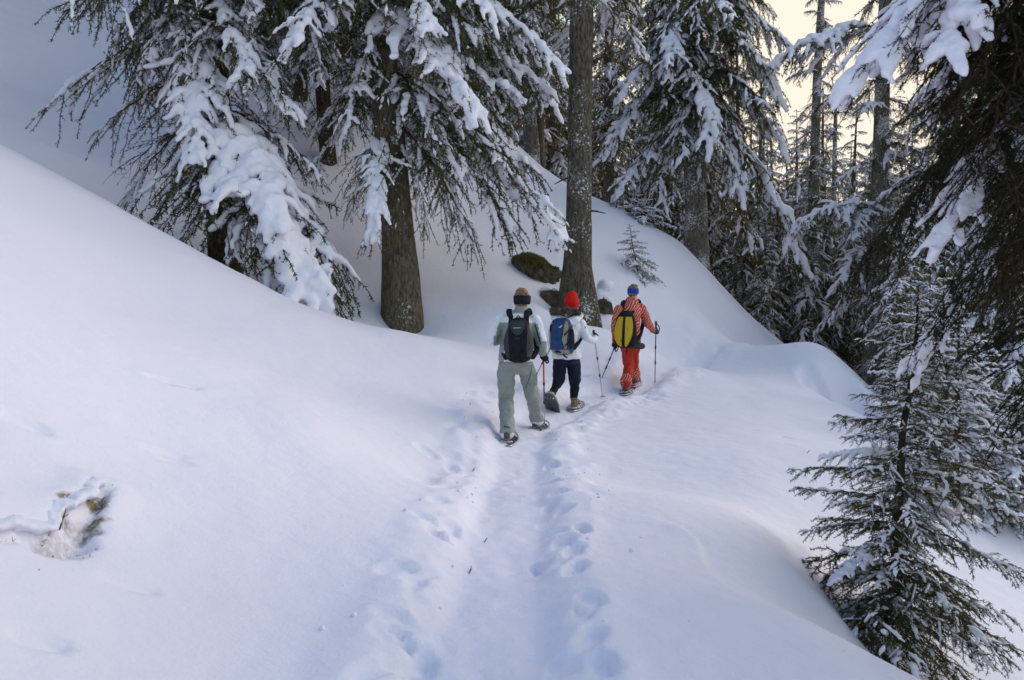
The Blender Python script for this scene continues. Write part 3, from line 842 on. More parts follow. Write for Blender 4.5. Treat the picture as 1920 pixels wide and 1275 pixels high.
def hero_trees():
    # ---- left spruce
    pts = px_trunk(b1, [(412, 330), (405, 150), (398, 0)], 15)
    t = tree_root('spruce_tree', b1, 'old snow-laden spruce furthest left, a huge white clump on its lower boughs')
    add_trunk(t, pts, [.36, .33, .26, .24, .22, .02], M_BARK_DARK, seed=3)
    D = 15.4
    def B(a, b, da=0, db=0, kind='old', level=.5, var=0, roll=0, width=1.0):
        place_bough(t, P(a[0], a[1], D + da), P(b[0], b[1], D + db), kind, level if level >= 1.1 else round(level * .65, 2), var, roll, width=width)
    B((400, -70), (205, 90), 0, -.3, level=.6)
    B((402, -30), (255, 165), 0, -.9, level=.8, var=1)
    B((402, -110), (230, -10), 0, .2, level=.6, var=1)
    B((404, 60), (78, 225), 0, .2, 'thin', .6, 0, width=.8)
    B((406, 130), (180, 250), 0, .5, 'thin', .3, 1)
    B((408, 190), (232, 390), 0, -.2, 'thin', .5, 1, width=.8)
    B((410, 270), (350, 480), 0, -.5, 'bare', 0, 0)
    B((408, 240), (215, 330), 0, .4, 'bare', 0, 1)
    B((404, 70), (350, 310), 0, -1.9, level=1.1, var=0, width=.9)
    B((402, -20), (462, 165), 0, -1.7, level=1.0, var=1)
    B((403, 30), (548, 225), 0, -1.2, level=.9)
    B((403, -80), (600, 70), 0, -.6, level=.6)
    B((402, -130), (480, 30), 0, -1.4, level=.8)
    B((410, 215), (525, 440), 0, -2.1, level=1.35, var=0, width=1.1)
    B((410, 240), (450, 510), 0, -1.8, level=.8, var=1, width=.8)
    B((412, 270), (585, 590), 0, -2.2, level=1.15, var=1, width=1.1)
    B((412, 310), (645, 552), 0, -1.6, level=.85, var=0, width=1.1)
    B((412, 330), (540, 575), 0, -1.9, level=.9, var=1, width=1.2)
    B((410, 200), (600, 330), 0, -.6, level=.5, var=1)
    B((408, 180), (440, 400), 0, -1.5, level=.8, var=0)
    B((403, 0), (330, 190), 0, -1.2, level=.8, var=1)
    grow_boughs(t, pts, 15, b1[2] + 1.0, b1[2] + 6.5, 4, lambda f: 1.9 - .5 * f, 'old', (.2, .45), 11, (50, 35), skip=lambda a, z: math.cos(a) < -.1 or math.sin(a) < -.3)
    grow_boughs(t, pts, 15, b1[2] + 6.0, b1[2] + 14.8, 60, lambda f: 2.9 * (1 - f) ** .8 + .3, 'old', (.2, .45), 12, (45, 5))
    # ---- middle spruce with the bare lower trunk
    D = 15.9
    pts = px_trunk(b2, [(746, 430), (726, 200), (708, 0)], 17)
    t = tree_root('spruce_tree', b2, 'tall leaning spruce with bare thick lower trunk and long snowy boughs, left of the walkers')
    add_trunk(t, pts, [.44, .42, .315, .28, .26, .02], M_BARK, seed=8)
    def B(a, b, da=0, db=0, kind='old', level=.5, var=0, roll=0, width=1.0):
        place_bough(t, P(a[0], a[1], D + da), P(b[0], b[1], D + db), kind, level, var, roll, width=width)
    B((708, -90), (1065, 145), 0, -.4, level=.6, width=.9)
    B((710, -40), (1045, 195), 0, .3, level=.8, var=1, width=.9)
    B((712, 10), (895, 225), 0, -1.8, level=1.25, width=.9)
    B((716, 70), (985, 190), 0, -.3, level=.9, var=1)
    B((722, 130), (1062, 450), 0, -.3, level=.6, var=0, width=.85)
    B((724, 150), (1020, 340), 0, .6, level=.6, var=1)
    B((730, 190), (962, 448), 0, -.3, 'old', .35, 1)
    B((733, 230), (885, 475), 0, -.1, 'thin', .35, 0)
    B((735, 260), (800, 440), 0, -.3, 'thin', .35, 1)
    B((726, 120), (870, 330), 0, -.9, 'old', .5, 0)
    B((728, 250), (700, 455), 0, -1.6, level=.9, var=1, width=.8)
    B((728, 280), (655, 405), 0, -.2, 'thin', .6, 0)
    B((718, 60), (640, 270), 0, -.6, level=.7, var=0)
    B((712, 0), (560, 120), 0, -.5, level=.6, var=1)
    B((722, 120), (595, 255), 0, .2, level=.5, var=1)
    B((708, -100), (800, 60), 0, -1.8, level=.9, var=0)
    B((708, -120), (930, 40), 0, -1.2, level=.8, var=1)
    B((708, -90), (610, 60), 0, -1.3, level=.8, var=0)
    B((735, 300), (690, 440), 0, .3, 'bare', 0, 1)
    B((738, 320), (640, 390), 0, .3, 'bare', 0, 0)
    grow_boughs(t, pts, 17, b2[2] + 3.4, b2[2] + 7.5, 8, lambda f: 2.4 - .4 * f, 'old', (.2, .45), 21, (45, 38), skip=lambda a, z: math.sin(a) < -.3)
    grow_boughs(t, pts, 17, b2[2] + 6.6, b2[2] + 16.5, 66, lambda f: 3.3 * (1 - f) ** .8 + .3, 'old', (.35, .6, .9), 22, (42, 5))
    # ---- big trunk behind the walkers
    D = 17.0
    pts = px_trunk(b3, [(1083, 500), (1085, 400), (1089, 150), (1091, 0)], 18)
    t = tree_root('spruce_tree', b3, 'big bare straight trunk rising right behind the red-hatted walker, bark flecked with snow')
    add_trunk(t, pts, [.54, .46, .30, .262, .245, .24, .02], M_BARK_FROST, seed=15, n=28, ridges=.045, per=.09)
    grow_boughs(t, pts, 18, b3[2] + 5.6, b3[2] + 8, 9, lambda f: 2.4, 'thin', (.35, .6), 31, (42, 38), skip=lambda a, z: math.sin(a) < -.2)
    grow_boughs(t, pts, 18, b3[2] + 8, b3[2] + 17.6, 56, lambda f: 3.2 * (1 - f) ** .8 + .3, 'old', (.2, .45), 32, (42, 5))
    for tr, D, spots in ((t, 17.0, [(1108, 250, 1150, 235), (1064, 330, 1040, 345), (1110, 395, 1135, 400), (1063, 180, 1035, 165), (1112, 120, 1165, 95)]),):
        for px, py, qx, qy in spots:
            mb = MB(); o = np.array(tr.location); a, b = P(px - (12 if qx > px else -12), py, D), P(qx, qy, D - .25)
            sweep(mb, np.array([a, (a + b) / 2 + [0, 0, .02], b]) - o, [.03, .02, .010], n=6); link('dead_stub', mb.mesh('dead_stub', smooth=True), tr, [M_WOOD])
    # ---- frosted trunk on the skyline right of it
    D = 27.0
    b4 = np.array([*P(1305, 520, D)[:2], 0.0]); b4[2] = base_h(b4[0], b4[1])[0]
    pts = px_trunk(b4, [(1305, 400), (1300, 150), (1298, 0)], 20)
    t = tree_root('spruce_tree', b4, 'snow-dusted spruce trunk on the skyline above the red-jacketed walker, thick boughs sweeping down both sides')
    add_trunk(t, pts, [.46, .44, .37, .33, .31, .02], M_BARK_WHITE, seed=19)
    def B(a, b, da=0, db=0, kind='old', level=.5, var=0, roll=0, width=1.0):
        place_bough(t, P(a[0], a[1], D + da), P(b[0], b[1], D + db), kind, level, var, roll, width=width)
    B((1300, 90), (1475, 285), 0, -1.5, level=.7, width=.9)
    B((1300, 190), (1505, 505), 0, -1.2, level=.6, var=1, width=.8)
    B((1300, 130), (1130, 300), 0, -.8, level=.6, var=1)
    B((1300, 210), (1145, 380), 0, -1.0, level=.6, var=0)
    B((1300, 250), (1225, 420), 0, -1.0, 'thin', .5, 1)
    B((1300, 280), (1410, 480), 0, .5, 'thin', .4, 1)
    B((1298, 20), (1460, 190), 0, -1.0, level=.7, var=1)
    B((1298, -20), (1500, 110), 0, -.4, level=.6, var=0)
    B((1298, 30), (1150, 200), 0, -1.2, level=.6, var=0)
    B((1298, 80), (1330, 280), 0, -2.4, level=.7, var=1)
    B((1298, 0), (1250, 150), 0, -2.2, level=.6, var=1)
    B((1300, 170), (1390, 370), 0, -1.9, level=.7, var=1)
    grow_boughs(t, pts, 20, b4[2] + 6.0, b4[2] + 10, 22, lambda f: 3.4 - .5 * f, 'old', (.2, .45), 41, (48, 38))
    grow_boughs(t, pts, 20, b4[2] + 9, b4[2] + 19.5, 56, lambda f: 3.2 * (1 - f) ** .8 + .3, 'old', (.2, .45), 42, (40, 5))
    # ---- slim trunk before the bright sky
    def slim(px_b, py_b, D, pix, H, r, label, seed, n, z0, spread, levels=(.35, .6), kind='thin', m=M_BARK_WHITE, pitch=(40, 5), extra=()):
        b = np.array([*P(px_b, py_b, D)[:2], 0.0]); b[2] = base_h(b[0], b[1])[0]
        pts = px_trunk(b, pix, H)
        t = tree_root('spruce_tree', b, label)
        add_trunk(t, pts, list(np.linspace(r * 1.15, r * .55, len(pts) - 1)) + [.02], m, seed=seed, n=14, per=.25)
        grow_boughs(t, pts, H, b[2] + z0, b[2] + H - .2, n, spread, kind, levels, seed, pitch)
        for a, q, da, db, kd, lv, vr in extra:
            place_bough(t, P(a[0], a[1], D + da), P(q[0], q[1], D + db), kd, lv, vr)
        return t
    slim(1524, 650, 30, [(1525, 400), (1532, 150), (1540, 0)], 16, .22, 'slim frosted trunk standing alone before the bright yellow sky gap', 51, 44, 3.0, lambda f: 2.0 * (1 - .6 * f), levels=(.45, .7), kind='old',
         extra=[((1528, 320), (1430, 420), 0, -.5, 'bare', .35, 0), ((1524, 430), (1440, 530), 0, -.6, 'bare', .6, 1)])
    slim(1634, 770, 26, [(1642, 500), (1652, 250), (1660, 0)], 22, .34, 'thick dark trunk right of the sky gap, one snowy bough reaching left across the light', 53, 34, 3.0, lambda f: 2.1 * (1 - .3 * f), levels=(.45, .7), kind='old', m=M_BARK_WHITE,
         extra=[((1655, 50), (1440, 128), 0, -.6, 'old', .9, 0), ((1642, 385), (1480, 428), 0, -.5, 'old', .8, 1), ((1652, 150), (1520, 210), 0, .5, 'thin', .35, 1),
                ((1648, 280), (1760, 390), 0, -.6, 'old', .6, 1), ((1645, 420), (1740, 520), 0, -.6, 'old', .6, 0), ((1640, 500), (1560, 610), 0, -.4, 'thin', .5, 0)])
    slim(1562, 680, 33, [(1562, 450), (1566, 250)], 15, .15, 'thin trunk half hidden right behind the slim frosted trunk', 55, 22, 2.0, lambda f: 1.8 * (1 - .6 * f))
    slim(1388, 600, 30, [(1387, 450), (1384, 250)], 14, .14, 'thin trunk low behind the skyline, left of two thin trunks there', 56, 34, 2.2, lambda f: 2.2 * (1 - .6 * f), kind='old')
    slim(1424, 640, 31, [(1424, 520), (1426, 300)], 13, .15, 'thin trunk low behind the skyline, right of two thin trunks there', 57, 34, 2.0, lambda f: 2.1 * (1 - .6 * f), kind='old')
    slim(1772, 760, 23, [(1772, 400), (1775, 200)], 19, .28, 'dark trunk in the shade behind the hanging foreground boughs', 58, 46, 2.0, lambda f: 2.7 * (1 - .6 * f), kind='old', m=M_BARK_DARK)
    slim(998, 330, 31, [(992, 200), (985, 0)], 19, .34, 'spruce on the hillside skyline seen through the gap left of the big bare trunk', 59, 60, 2.5, lambda f: 3.0 * (1 - .8 * f), kind='old')
    # ---- trunks on the shaded slope between the two left spruces
    for px, py, D0, pix, r, sd, lab in [(563, 188, 24.0, [(566, 80), (568, 0)], .2, 61, 'dark trunk on the shaded slope between the two near spruces, farther up of the pair'),
                                        (616, 302, 21.0, [(606, 180), (600, 60), (598, 0)], .2, 62, 'dark trunk on the shaded slope between the two near spruces, lower of the pair')]:
        g0 = G(px, py, 14)
        pts = px_trunk(g0, pix, 15)
        t = tree_root('spruce_tree', g0, lab)
        add_trunk(t, pts, list(np.linspace(r * 1.2, r * .7, len(pts) - 1)) + [.02], M_BARK_DARK, seed=sd, n=14)
        grow_boughs(t, pts, 15, g0[2] + 2.4, g0[2] + 14.8, 54, lambda f: 2.6 * (1 - f) ** .8 + .3, 'old', (.35, .6, .9), sd, (48, 5))
    t = None

def small_spruce(base, tip, n, width, label, seed, levels=(.35, .6), top=.5, first=.04, group=None, kind='young', r=.035, down=22):
    """young spruce with tiers of level boughs"""
    base = np.asarray(base, float); tip = np.asarray(tip, float)
    t = tree_root('young_spruce', base, label, group)
    H = np.linalg.norm(tip - base)
    q = np.linspace(0, 1, 9)
    rng = np.random.default_rng(seed)
    pts = base + np.outer(q, tip - base) + np.array([0, 0, -.12]) * (1 - q)[:, None] + rng.normal(0, .008 * H, (9, 3)) * (q * (1 - q) * 4)[:, None]
    add_trunk(t, pts, r * (1 - q) ** .8 + .004, M_BARK_DARK, n=10, per=.06, ridges=.06, seed=seed)
    az = rng.uniform(0, 6)
    for k in range(n):
        f = first + (1 - first) * ((k + .5) / n) ** 1.05
        az += 2.399 + rng.uniform(-.35, .35)
        b = base + (tip - base) * f
        ln = width * ((1 - f) ** .75 + .07) * rng.uniform(.78, 1.22) * (.8 + .2 * min(1, f / .12))
        p = R(down * (1 - f) ** 1.1 - 16 * f + rng.uniform(-9, 9))
        d = np.array([math.cos(az) * math.cos(p), math.sin(az) * math.cos(p), -math.sin(p)])
        lv = float(rng.choice(levels))
        place_bough(t, b, b + d * ln, kind, lv, int(rng.integers(0, 2)), rng.uniform(-.25, .25))
    # leader
    place_bough(t, base + (tip - base) * .93, tip + (tip - base) * .02, kind, .0, 0, width=.5)
    return t

def young_trees():
    b = P(1662, 1238, 5.6); b[2] = base_h(b[0], b[1])[0]
    small_spruce(b, P(1722, 540, 5.75), 92, .98, 'young snow-dusted spruce in the right foreground below the trail, whole and close', 71, (.2, .2, .35, .35, .35, 1.1), first=.04, down=30, r=.045)
    # sapling half buried by the trunk
    g0 = G(1205, 560, 14)
    s = P(1182, 425, g0[1])
    small_spruce(P(1200, 525, 20.3), P(1180, 420, 20.5), 30, .85, 'small sapling poking from the snow right of the big bare trunk', 72, (.6, 1.1), r=.02, down=40)
    g0 = P(1210, 425, 25.2); g0[2] = base_h(g0[0], g0[1])[0]
    small_spruce(g0, P(1190, 358, 25.2), 22, .9, 'low snow-buried spruce bush on the skyline below the frosted trunk', 73, (.9, 1.1), r=.03)
    # snowy young trees between the cornice and the dark foreground boughs
    for px, py, d, tp, w, lab, sd in [(1775, 905, 11.5, (1768, 520), 1.0, 'snowy young spruce in the shade below the dark foreground boughs, deeper one', 74),
                                      (1790, 980, 9.0, (1800, 570), 1.0, 'snow-loaded young spruce behind the close young spruce, right of its tip', 75),
                                      (1925, 1010, 9.0, (1935, 690), .95, 'snowy young spruce at the right border below the dark foreground boughs', 76),
                                      (1745, 900, 13.5, (1745, 480), 1.2, 'bushy snow-speckled spruce deep between the close young spruce and the forest', 77)]:
        g0 = P(px, py, d); g0[2] = base_h(g0[0], g0[1])[0]
        small_spruce(g0, P(tp[0], tp[1], d), 46, w, lab, sd, (.6, .9), r=.04)

def dark_tree():
    """close tree at the right border whose boughs hang into the picture"""
    D = 4.3
    b = np.array([P(2080, 900, D)[0], D, 0.0]); b[2] = base_h(b[0], b[1])[0]
    pts = np.array([b - [0, 0, .4], b + [0, 0, 2.5], b + [.05, .05, 6], b + [.1, .1, 11]])
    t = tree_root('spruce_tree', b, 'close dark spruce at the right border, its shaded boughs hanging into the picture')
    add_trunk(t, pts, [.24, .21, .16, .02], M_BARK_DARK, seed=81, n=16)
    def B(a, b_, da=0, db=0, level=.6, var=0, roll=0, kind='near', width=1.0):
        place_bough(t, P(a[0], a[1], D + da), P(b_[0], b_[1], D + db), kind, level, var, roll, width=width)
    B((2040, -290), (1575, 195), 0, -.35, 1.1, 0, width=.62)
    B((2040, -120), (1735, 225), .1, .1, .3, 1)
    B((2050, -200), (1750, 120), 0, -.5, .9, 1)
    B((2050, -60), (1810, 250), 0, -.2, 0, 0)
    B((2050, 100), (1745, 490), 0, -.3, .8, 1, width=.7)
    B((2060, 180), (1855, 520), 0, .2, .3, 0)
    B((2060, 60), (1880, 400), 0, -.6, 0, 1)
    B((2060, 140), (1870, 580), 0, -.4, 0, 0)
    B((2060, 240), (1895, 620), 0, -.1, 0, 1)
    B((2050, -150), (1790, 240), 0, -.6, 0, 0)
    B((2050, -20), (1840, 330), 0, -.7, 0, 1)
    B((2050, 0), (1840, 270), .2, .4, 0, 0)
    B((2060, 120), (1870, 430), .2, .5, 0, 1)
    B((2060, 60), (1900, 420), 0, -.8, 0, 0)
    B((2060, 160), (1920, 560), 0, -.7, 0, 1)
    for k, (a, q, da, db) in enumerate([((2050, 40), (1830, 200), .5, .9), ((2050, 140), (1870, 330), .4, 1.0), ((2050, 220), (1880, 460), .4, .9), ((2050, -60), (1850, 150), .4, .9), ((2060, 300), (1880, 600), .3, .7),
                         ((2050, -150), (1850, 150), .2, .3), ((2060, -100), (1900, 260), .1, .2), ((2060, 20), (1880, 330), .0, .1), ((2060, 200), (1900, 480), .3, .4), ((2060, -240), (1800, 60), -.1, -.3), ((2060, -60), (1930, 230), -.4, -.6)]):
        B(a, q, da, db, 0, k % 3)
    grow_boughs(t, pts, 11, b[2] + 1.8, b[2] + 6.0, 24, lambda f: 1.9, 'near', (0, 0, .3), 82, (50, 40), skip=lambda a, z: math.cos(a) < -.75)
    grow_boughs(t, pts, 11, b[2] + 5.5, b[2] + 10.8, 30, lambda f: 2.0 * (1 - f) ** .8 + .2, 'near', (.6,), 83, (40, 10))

# ---- forest trees farther off: whole crowns in one mesh, a few kinds shared by all
def far_kind(seed, H, spread, n, z0, drop):
    rng = np.random.default_rng(seed)
    fol = MB(); sn = MB()
    protos = []
    for ip in range(3):
        bd = bough_data(2000 + seed * 10 + ip, PITCHES[ip], lod=2, hang=.7)
        sd = [bough_snow(bd, lv) for lv in (.6, 1.1)]
        protos.append((bd['mb'].arrays(), [s.arrays() for s in sd]))
    def put(mb, arr, M, loc, k):
        V, f3, f4, m3, m4 = arr
        b = mb.n
        mb.v.append((V * k) @ M.T + loc); mb.n += len(V)
        if len(f3): mb.f[3].append(f3 + b); mb.m[3].append(m3)
        if len(f4): mb.f[4].append(f4 + b); mb.m[4].append(m4)
    for k in range(n):
        f = (k + rng.random()) / n
        z = z0 + (H - z0) * f
        a = k * 2.399 + rng.uniform(-.4, .4)
        ln = (spread * (1 - f) ** .75 + .25) * rng.uniform(.7, 1.2)
        p = R(drop * (1 - f) + rng.uniform(-10, 10))
        X = np.array([math.cos(a) * math.cos(p), math.sin(a) * math.cos(p), -math.sin(p)])
        Z = unit(np.array([0, 0, 1.0]) - X * X[2]); Y = np.cross(Z, X)
        M = np.stack([X, Y, Z], 1)
        ip = int(np.argmin([abs(p - q) for q in PITCHES]))
        fa, sa = protos[ip]
        loc = np.array([0, 0, z]); kk = ln / 2.4
        put(fol, fa, M, loc, kk); put(sn, sa[int(rng.random() < .5)], M, loc, kk)
    tr = trunk_mesh([(0, 0, -1), (0, 0, 0), (0, 0, H * .5), (0, 0, H)], [H * .017, H * .016, H * .010, .02], n=10, per=.6, seed=seed)
    cm = fol.mesh('crown'); cm.materials.append(M_WOOD); cm.materials.append(M_NEEDLE_OLD)
    sm = sn.mesh('snow_load', smooth=True); sm.materials.append(M_PUFF)
    tm = tr.mesh('trunk', smooth=True); tm.materials.append(M_BARK_FROST)
    return cm, sm, tm, H

def forest():
    kinds = [far_kind(1, 18, 3.0, 80, 3.0, 50), far_kind(2, 15, 2.3, 70, 1.6, 48), far_kind(3, 22, 3.2, 84, 6.5, 50), far_kind(4, 12, 2.2, 64, .8, 42), far_kind(5, 17, 2.1, 54, 5.0, 50)]
    rng = np.random.default_rng(4)
    def put(x, y, kind, sc, label, group):
        cm, sm, tm, H = kinds[kind]
        z = float(base_h(x, y)[0])
        r = tree_root('forest_spruce', (x, y, z), label, group)
        r.rotation_euler = (rng.uniform(-.03, .03), rng.uniform(-.03, .03), rng.uniform(0, 6.28)); r.scale = (sc, sc, sc)
        c = link('crown', cm, r); tag(link('snow_load', sm, c), kind='stuff'); link('trunk', tm, r)
    placed = []
    def free(x, y, m):
        return all((x - a) ** 2 + (y - b) ** 2 > m * m for a, b in placed)
    # beyond the skyline and down the right-hand slope
    n = 0; tries = 0
    while n < 80 and tries < 6000:
        tries += 1
        d = rng.uniform(26, 62) if rng.random() < .75 else rng.uniform(15, 30)
        px = rng.uniform(960, 1960)
        if d < 32 and px < 1330: continue
        if d < 27 and px < 1690: continue
        x, y = P(px, 500, d)[:2]
        if not free(x, y, 2.4): continue
        k = int(rng.integers(0, 5)); sc = rng.uniform(.8, 1.2)
        z = float(base_h(x, y)[0])
        # the gap where the evening sky shows
        if 1395 < px < 1745:
            lim = 395 if px < 1690 else 330
            if 1440 < px < 1640: lim = 400
            ztop = P(px, lim + rng.uniform(-60, 70), d)[2]
            if z + kinds[k][3] * sc > ztop:
                if ztop - z < 4: continue
                k = 3 if ztop - z < 13 else 1
                sc = (ztop - z) / kinds[k][3]
                if sc < .35: continue
        if px < 1230 and 1120 < px and rng.random() < .5 and d > 40: continue
        placed.append((x, y)); n += 1
        if px < 1420: put(x, y, k, sc, 'snow-flecked spruce in the wood behind the hillside skyline', 'spruces behind the skyline')
        else: put(x, y, k, sc, 'snow-flecked spruce in the wood filling the slope to the right', 'spruces down the right slope')
    # low trees filling the slope under the sky gap
    for i in range(40):
        px = 1405 + (i * 37 % 300) + rng.uniform(-8, 8); d = 32 + (i * 17 % 29) + rng.uniform(-1, 1)
        x, y = P(px, 500, d)[:2]; z = float(base_h(x, y)[0])
        top = P(px, rng.uniform(170, 400) if px < 1660 else rng.uniform(150, 380), d)[2]
        k = (i % 5); sc = (top - z) / kinds[k][3]
        if sc > .3: put(x, y, k, sc, 'snow-flecked spruce in the wood filling the slope to the right', 'spruces down the right slope')
    # wood uphill left of view: unseen spruces added to shade the hillside
    for x, y, k, sc in [(-15, 15, 2, .9), (-17, 20, 0, 1.0), (-14.5, 11, 1, 1.0), (-20, 16, 2, 1.0), (-21, 25, 0, 1.1), (-13, 6, 0, .9), (-18, 8, 2, 1.0), (-24, 20, 2, 1.0), (-17.5, 29, 2, 1.0), (-22, 33, 0, 1.1)]:
        put(x, y, k, sc, 'unseen spruce uphill left of view, added to shade the hillside', 'spruces on the shaded hillside')
    # the wood on the hillside above, left
    for px, py, d, k, sc in [(520, 0, 30, 0, 1.0), (640, 0, 27, 2, 1.0), (700, 0, 34, 0, 1.1), (800, 0, 29, 1, 1.1), (870, 0, 36, 2, 1.1), (930, 0, 33, 0, 1.0), (450, 0, 34, 2, 1.0), (840, 0, 24.5, 3, .95)]:
        x, y = P(px, 300, d)[:2]
        put(x, y, k, sc, 'unseen spruce uphill left of view, added to shade the hillside', 'spruces on the shaded hillside')
# ------------------------------------------------------------------ people
M_SKIN = mat('skin', (.52, .32, .24), .55, .3)
M_HAIR = mat('brown_hair', (.10, .065, .035), .6, .3, noise=60, col2=(.26, .17, .08))
M_BLACK = mat('black_cloth', (.009, .010, .013), .8, .15, noise=25, col2=(.016, .018, .022), bump=(180, .3, .002))
M_CHAR = mat('charcoal_cloth', (.045, .05, .056), .75, .25, noise=20, col2=(.032, .036, .04), bump=(180, .3, .002))
M_WHITE = mat('white_jacket_cloth', (.72, .73, .78), .7, .25, bump=(10, .9, .045))
M_GREY = mat('sage_grey_cloth', (.29, .32, .295), .75, .25, noise=9, col2=(.255, .285, .265), bump=(11, .9, .045))
M_NAVY = mat('navy_cloth', (.010, .015, .034), .75, .2, noise=8, col2=(.007, .010, .024), bump=(11, .9, .04))
M_RED = mat('red_cloth', (.50, .035, .018), .7, .25, noise=7, col2=(.42, .028, .016), bump=(10, .9, .04))
M_KNIT = mat('red_knit', (.60, .012, .012), .85, .15, bump=(260, .7, .004))
M_BLUE = mat('blue_band', (.02, .045, .30), .8, .2, bump=(160, .4, .003))
M_PACKBLUE = mat('pack_blue', (.022, .06, .19), .7, .3, noise=14, col2=(.018, .048, .15), bump=(120, .3, .003))
M_BEIGE = mat('pack_beige', (.33, .30, .20), .75, .2, noise=14, col2=(.29, .26, .18), bump=(120, .3, .003))
M_YELLOW = mat('pack_yellow', (.55, .36, .012), .55, .35, bump=(40, .2, .004))
M_FUR = mat('fur', (.16, .14, .12), .9, .1, noise=22, col2=(.035, .03, .028))
M_BOOT = mat('boot', (.05, .045, .04), .6, .3, noise=30, col2=(.12, .105, .085))
M_BOOTTAN = mat('tan_boot', (.26, .21, .12), .6, .3, noise=30, col2=(.10, .085, .055))
M_ALU = mat('pole_metal', (.45, .44, .45), .35, .5, metallic=.6)
M_POLERED = mat('pole_red', (.55, .02, .015), .4, .5)
M_POLEDARK = mat('pole_dark', (.05, .04, .05), .4, .5)
M_POLEPLUM = mat('pole_plum', (.13, .06, .09), .4, .5)
M_GRIP = mat('pole_grip', (.014, .014, .016), .6, .3)
M_DECK = mat('snowshoe_deck', (.045, .05, .055), .6, .3, noise=14, col2=(.13, .135, .145))
M_DECKTEAL = mat('teal_snowshoe_deck', (.02, .11, .15), .6, .3, noise=40, col2=(.30, .36, .38))
def zebra():
    m = bpy.data.materials.new('red_zebra_cloth'); m.use_nodes = True
    nt = m.node_tree; b = nt.nodes['Principled BSDF']; b.inputs['Roughness'].default_value = .7; b.inputs['Specular IOR Level'].default_value = .25
    tc = nt.nodes.new('ShaderNodeTexCoord')
    mp = nt.nodes.new('ShaderNodeMapping'); mp.inputs['Rotation'].default_value = (0, .95, 0)
    w = nt.nodes.new('ShaderNodeTexWave'); w.wave_type = 'BANDS'; w.bands_direction = 'Z'
    w.inputs['Scale'].default_value = 8.5; w.inputs['Distortion'].default_value = 10; w.inputs['Detail'].default_value = 2; w.inputs['Detail Scale'].default_value = .9
    nt.links.new(tc.outputs['Object'], mp.inputs[0]); nt.links.new(mp.outputs[0], w.inputs['Vector'])
    n = nt.nodes.new('ShaderNodeTexNoise'); n.inputs['Scale'].default_value = 4.5; n.inputs['Detail'].default_value = 2
    nt.links.new(tc.outputs['Object'], n.inputs['Vector'])
    ad = nt.nodes.new('ShaderNodeMath'); ad.operation = 'ADD'; nt.links.new(w.outputs['Fac'], ad.inputs[0]); nt.links.new(n.outputs['Fac'], ad.inputs[1])
    mr = nt.nodes.new('ShaderNodeMapRange'); mr.inputs[1].default_value = .55; mr.inputs[2].default_value = 1.05
    nt.links.new(w.outputs['Fac'], mr.inputs[0])
    mx = nt.nodes.new('ShaderNodeMix'); mx.data_type = 'RGBA'; mx.inputs[6].default_value = (.46, .035, .02, 1); mx.inputs[7].default_value = (.58, .42, .33, 1)
    nt.links.new(mr.outputs[0], mx.inputs[0]); nt.links.new(mx.outputs[2], b.inputs['Base Color'])
    return m
M_ZEBRA = zebra()

UP = np.array([0, 0, 1.0])
def dense(pts, vals, per=5):
    pts = np.asarray(pts, float); q = np.arange(len(pts)); t = np.linspace(0, len(pts) - 1, (len(pts) - 1) * per + 1)
    return np.stack([np.interp(t, q, pts[:, i]) for i in range(3)], -1), np.interp(t, q, np.asarray(vals, float))
def limb(mb, pts, radii, n=14):
    p, r = dense(pts, radii); sweep(mb, p, r, n=n)

def hand_parts(mb, wrist, hand, axis, thick=1.0, closed=True, flip=1):
    """palm, four fingers and a thumb closed round a pole whose axis runs through the hand"""
    a = unit(axis); w = np.asarray(wrist, float); h = np.asarray(hand, float)
    x = h - w; x = unit(x - a * (x @ a)) if np.linalg.norm(np.cross(x, a)) > 1e-4 else unit(np.cross(a, [0, 1, 0]))
    y = np.cross(a, x) * flip
    R0 = .026 if closed else .040
    palm = [w, w * .45 + (h - x * R0 + y * .012) * .55, h - x * .012 + y * .03]
    p, r = dense(palm, [.029 * thick, .034 * thick, .032 * thick]); sweep(mb, p, r, r * 1.05, n=12, ref=a)
    for i, (o, ln) in enumerate([(-.034, .82), (-.012, 1.0), (.011, .96), (.033, .8)]):
        an = np.linspace(1.75, 1.75 - 3.9 * ln * (1 if closed else .6), 8)
        pts = [h + a * o + (x * math.cos(q) + y * math.sin(q)) * (R0 + .004) for q in an]
        sweep(mb, pts, np.linspace(.0105, .0085, 8) * thick, n=8, ref=a)
    th = [w * .35 + h * .65 - a * .03, h - a * .052 - x * .012 - y * .012, h - a * .05 + x * .014 - y * .03, h - a * .042 + x * .034 - y * .02]
    sweep(mb, th, np.array([.015, .0125, .011, .009]) * thick, n=8)

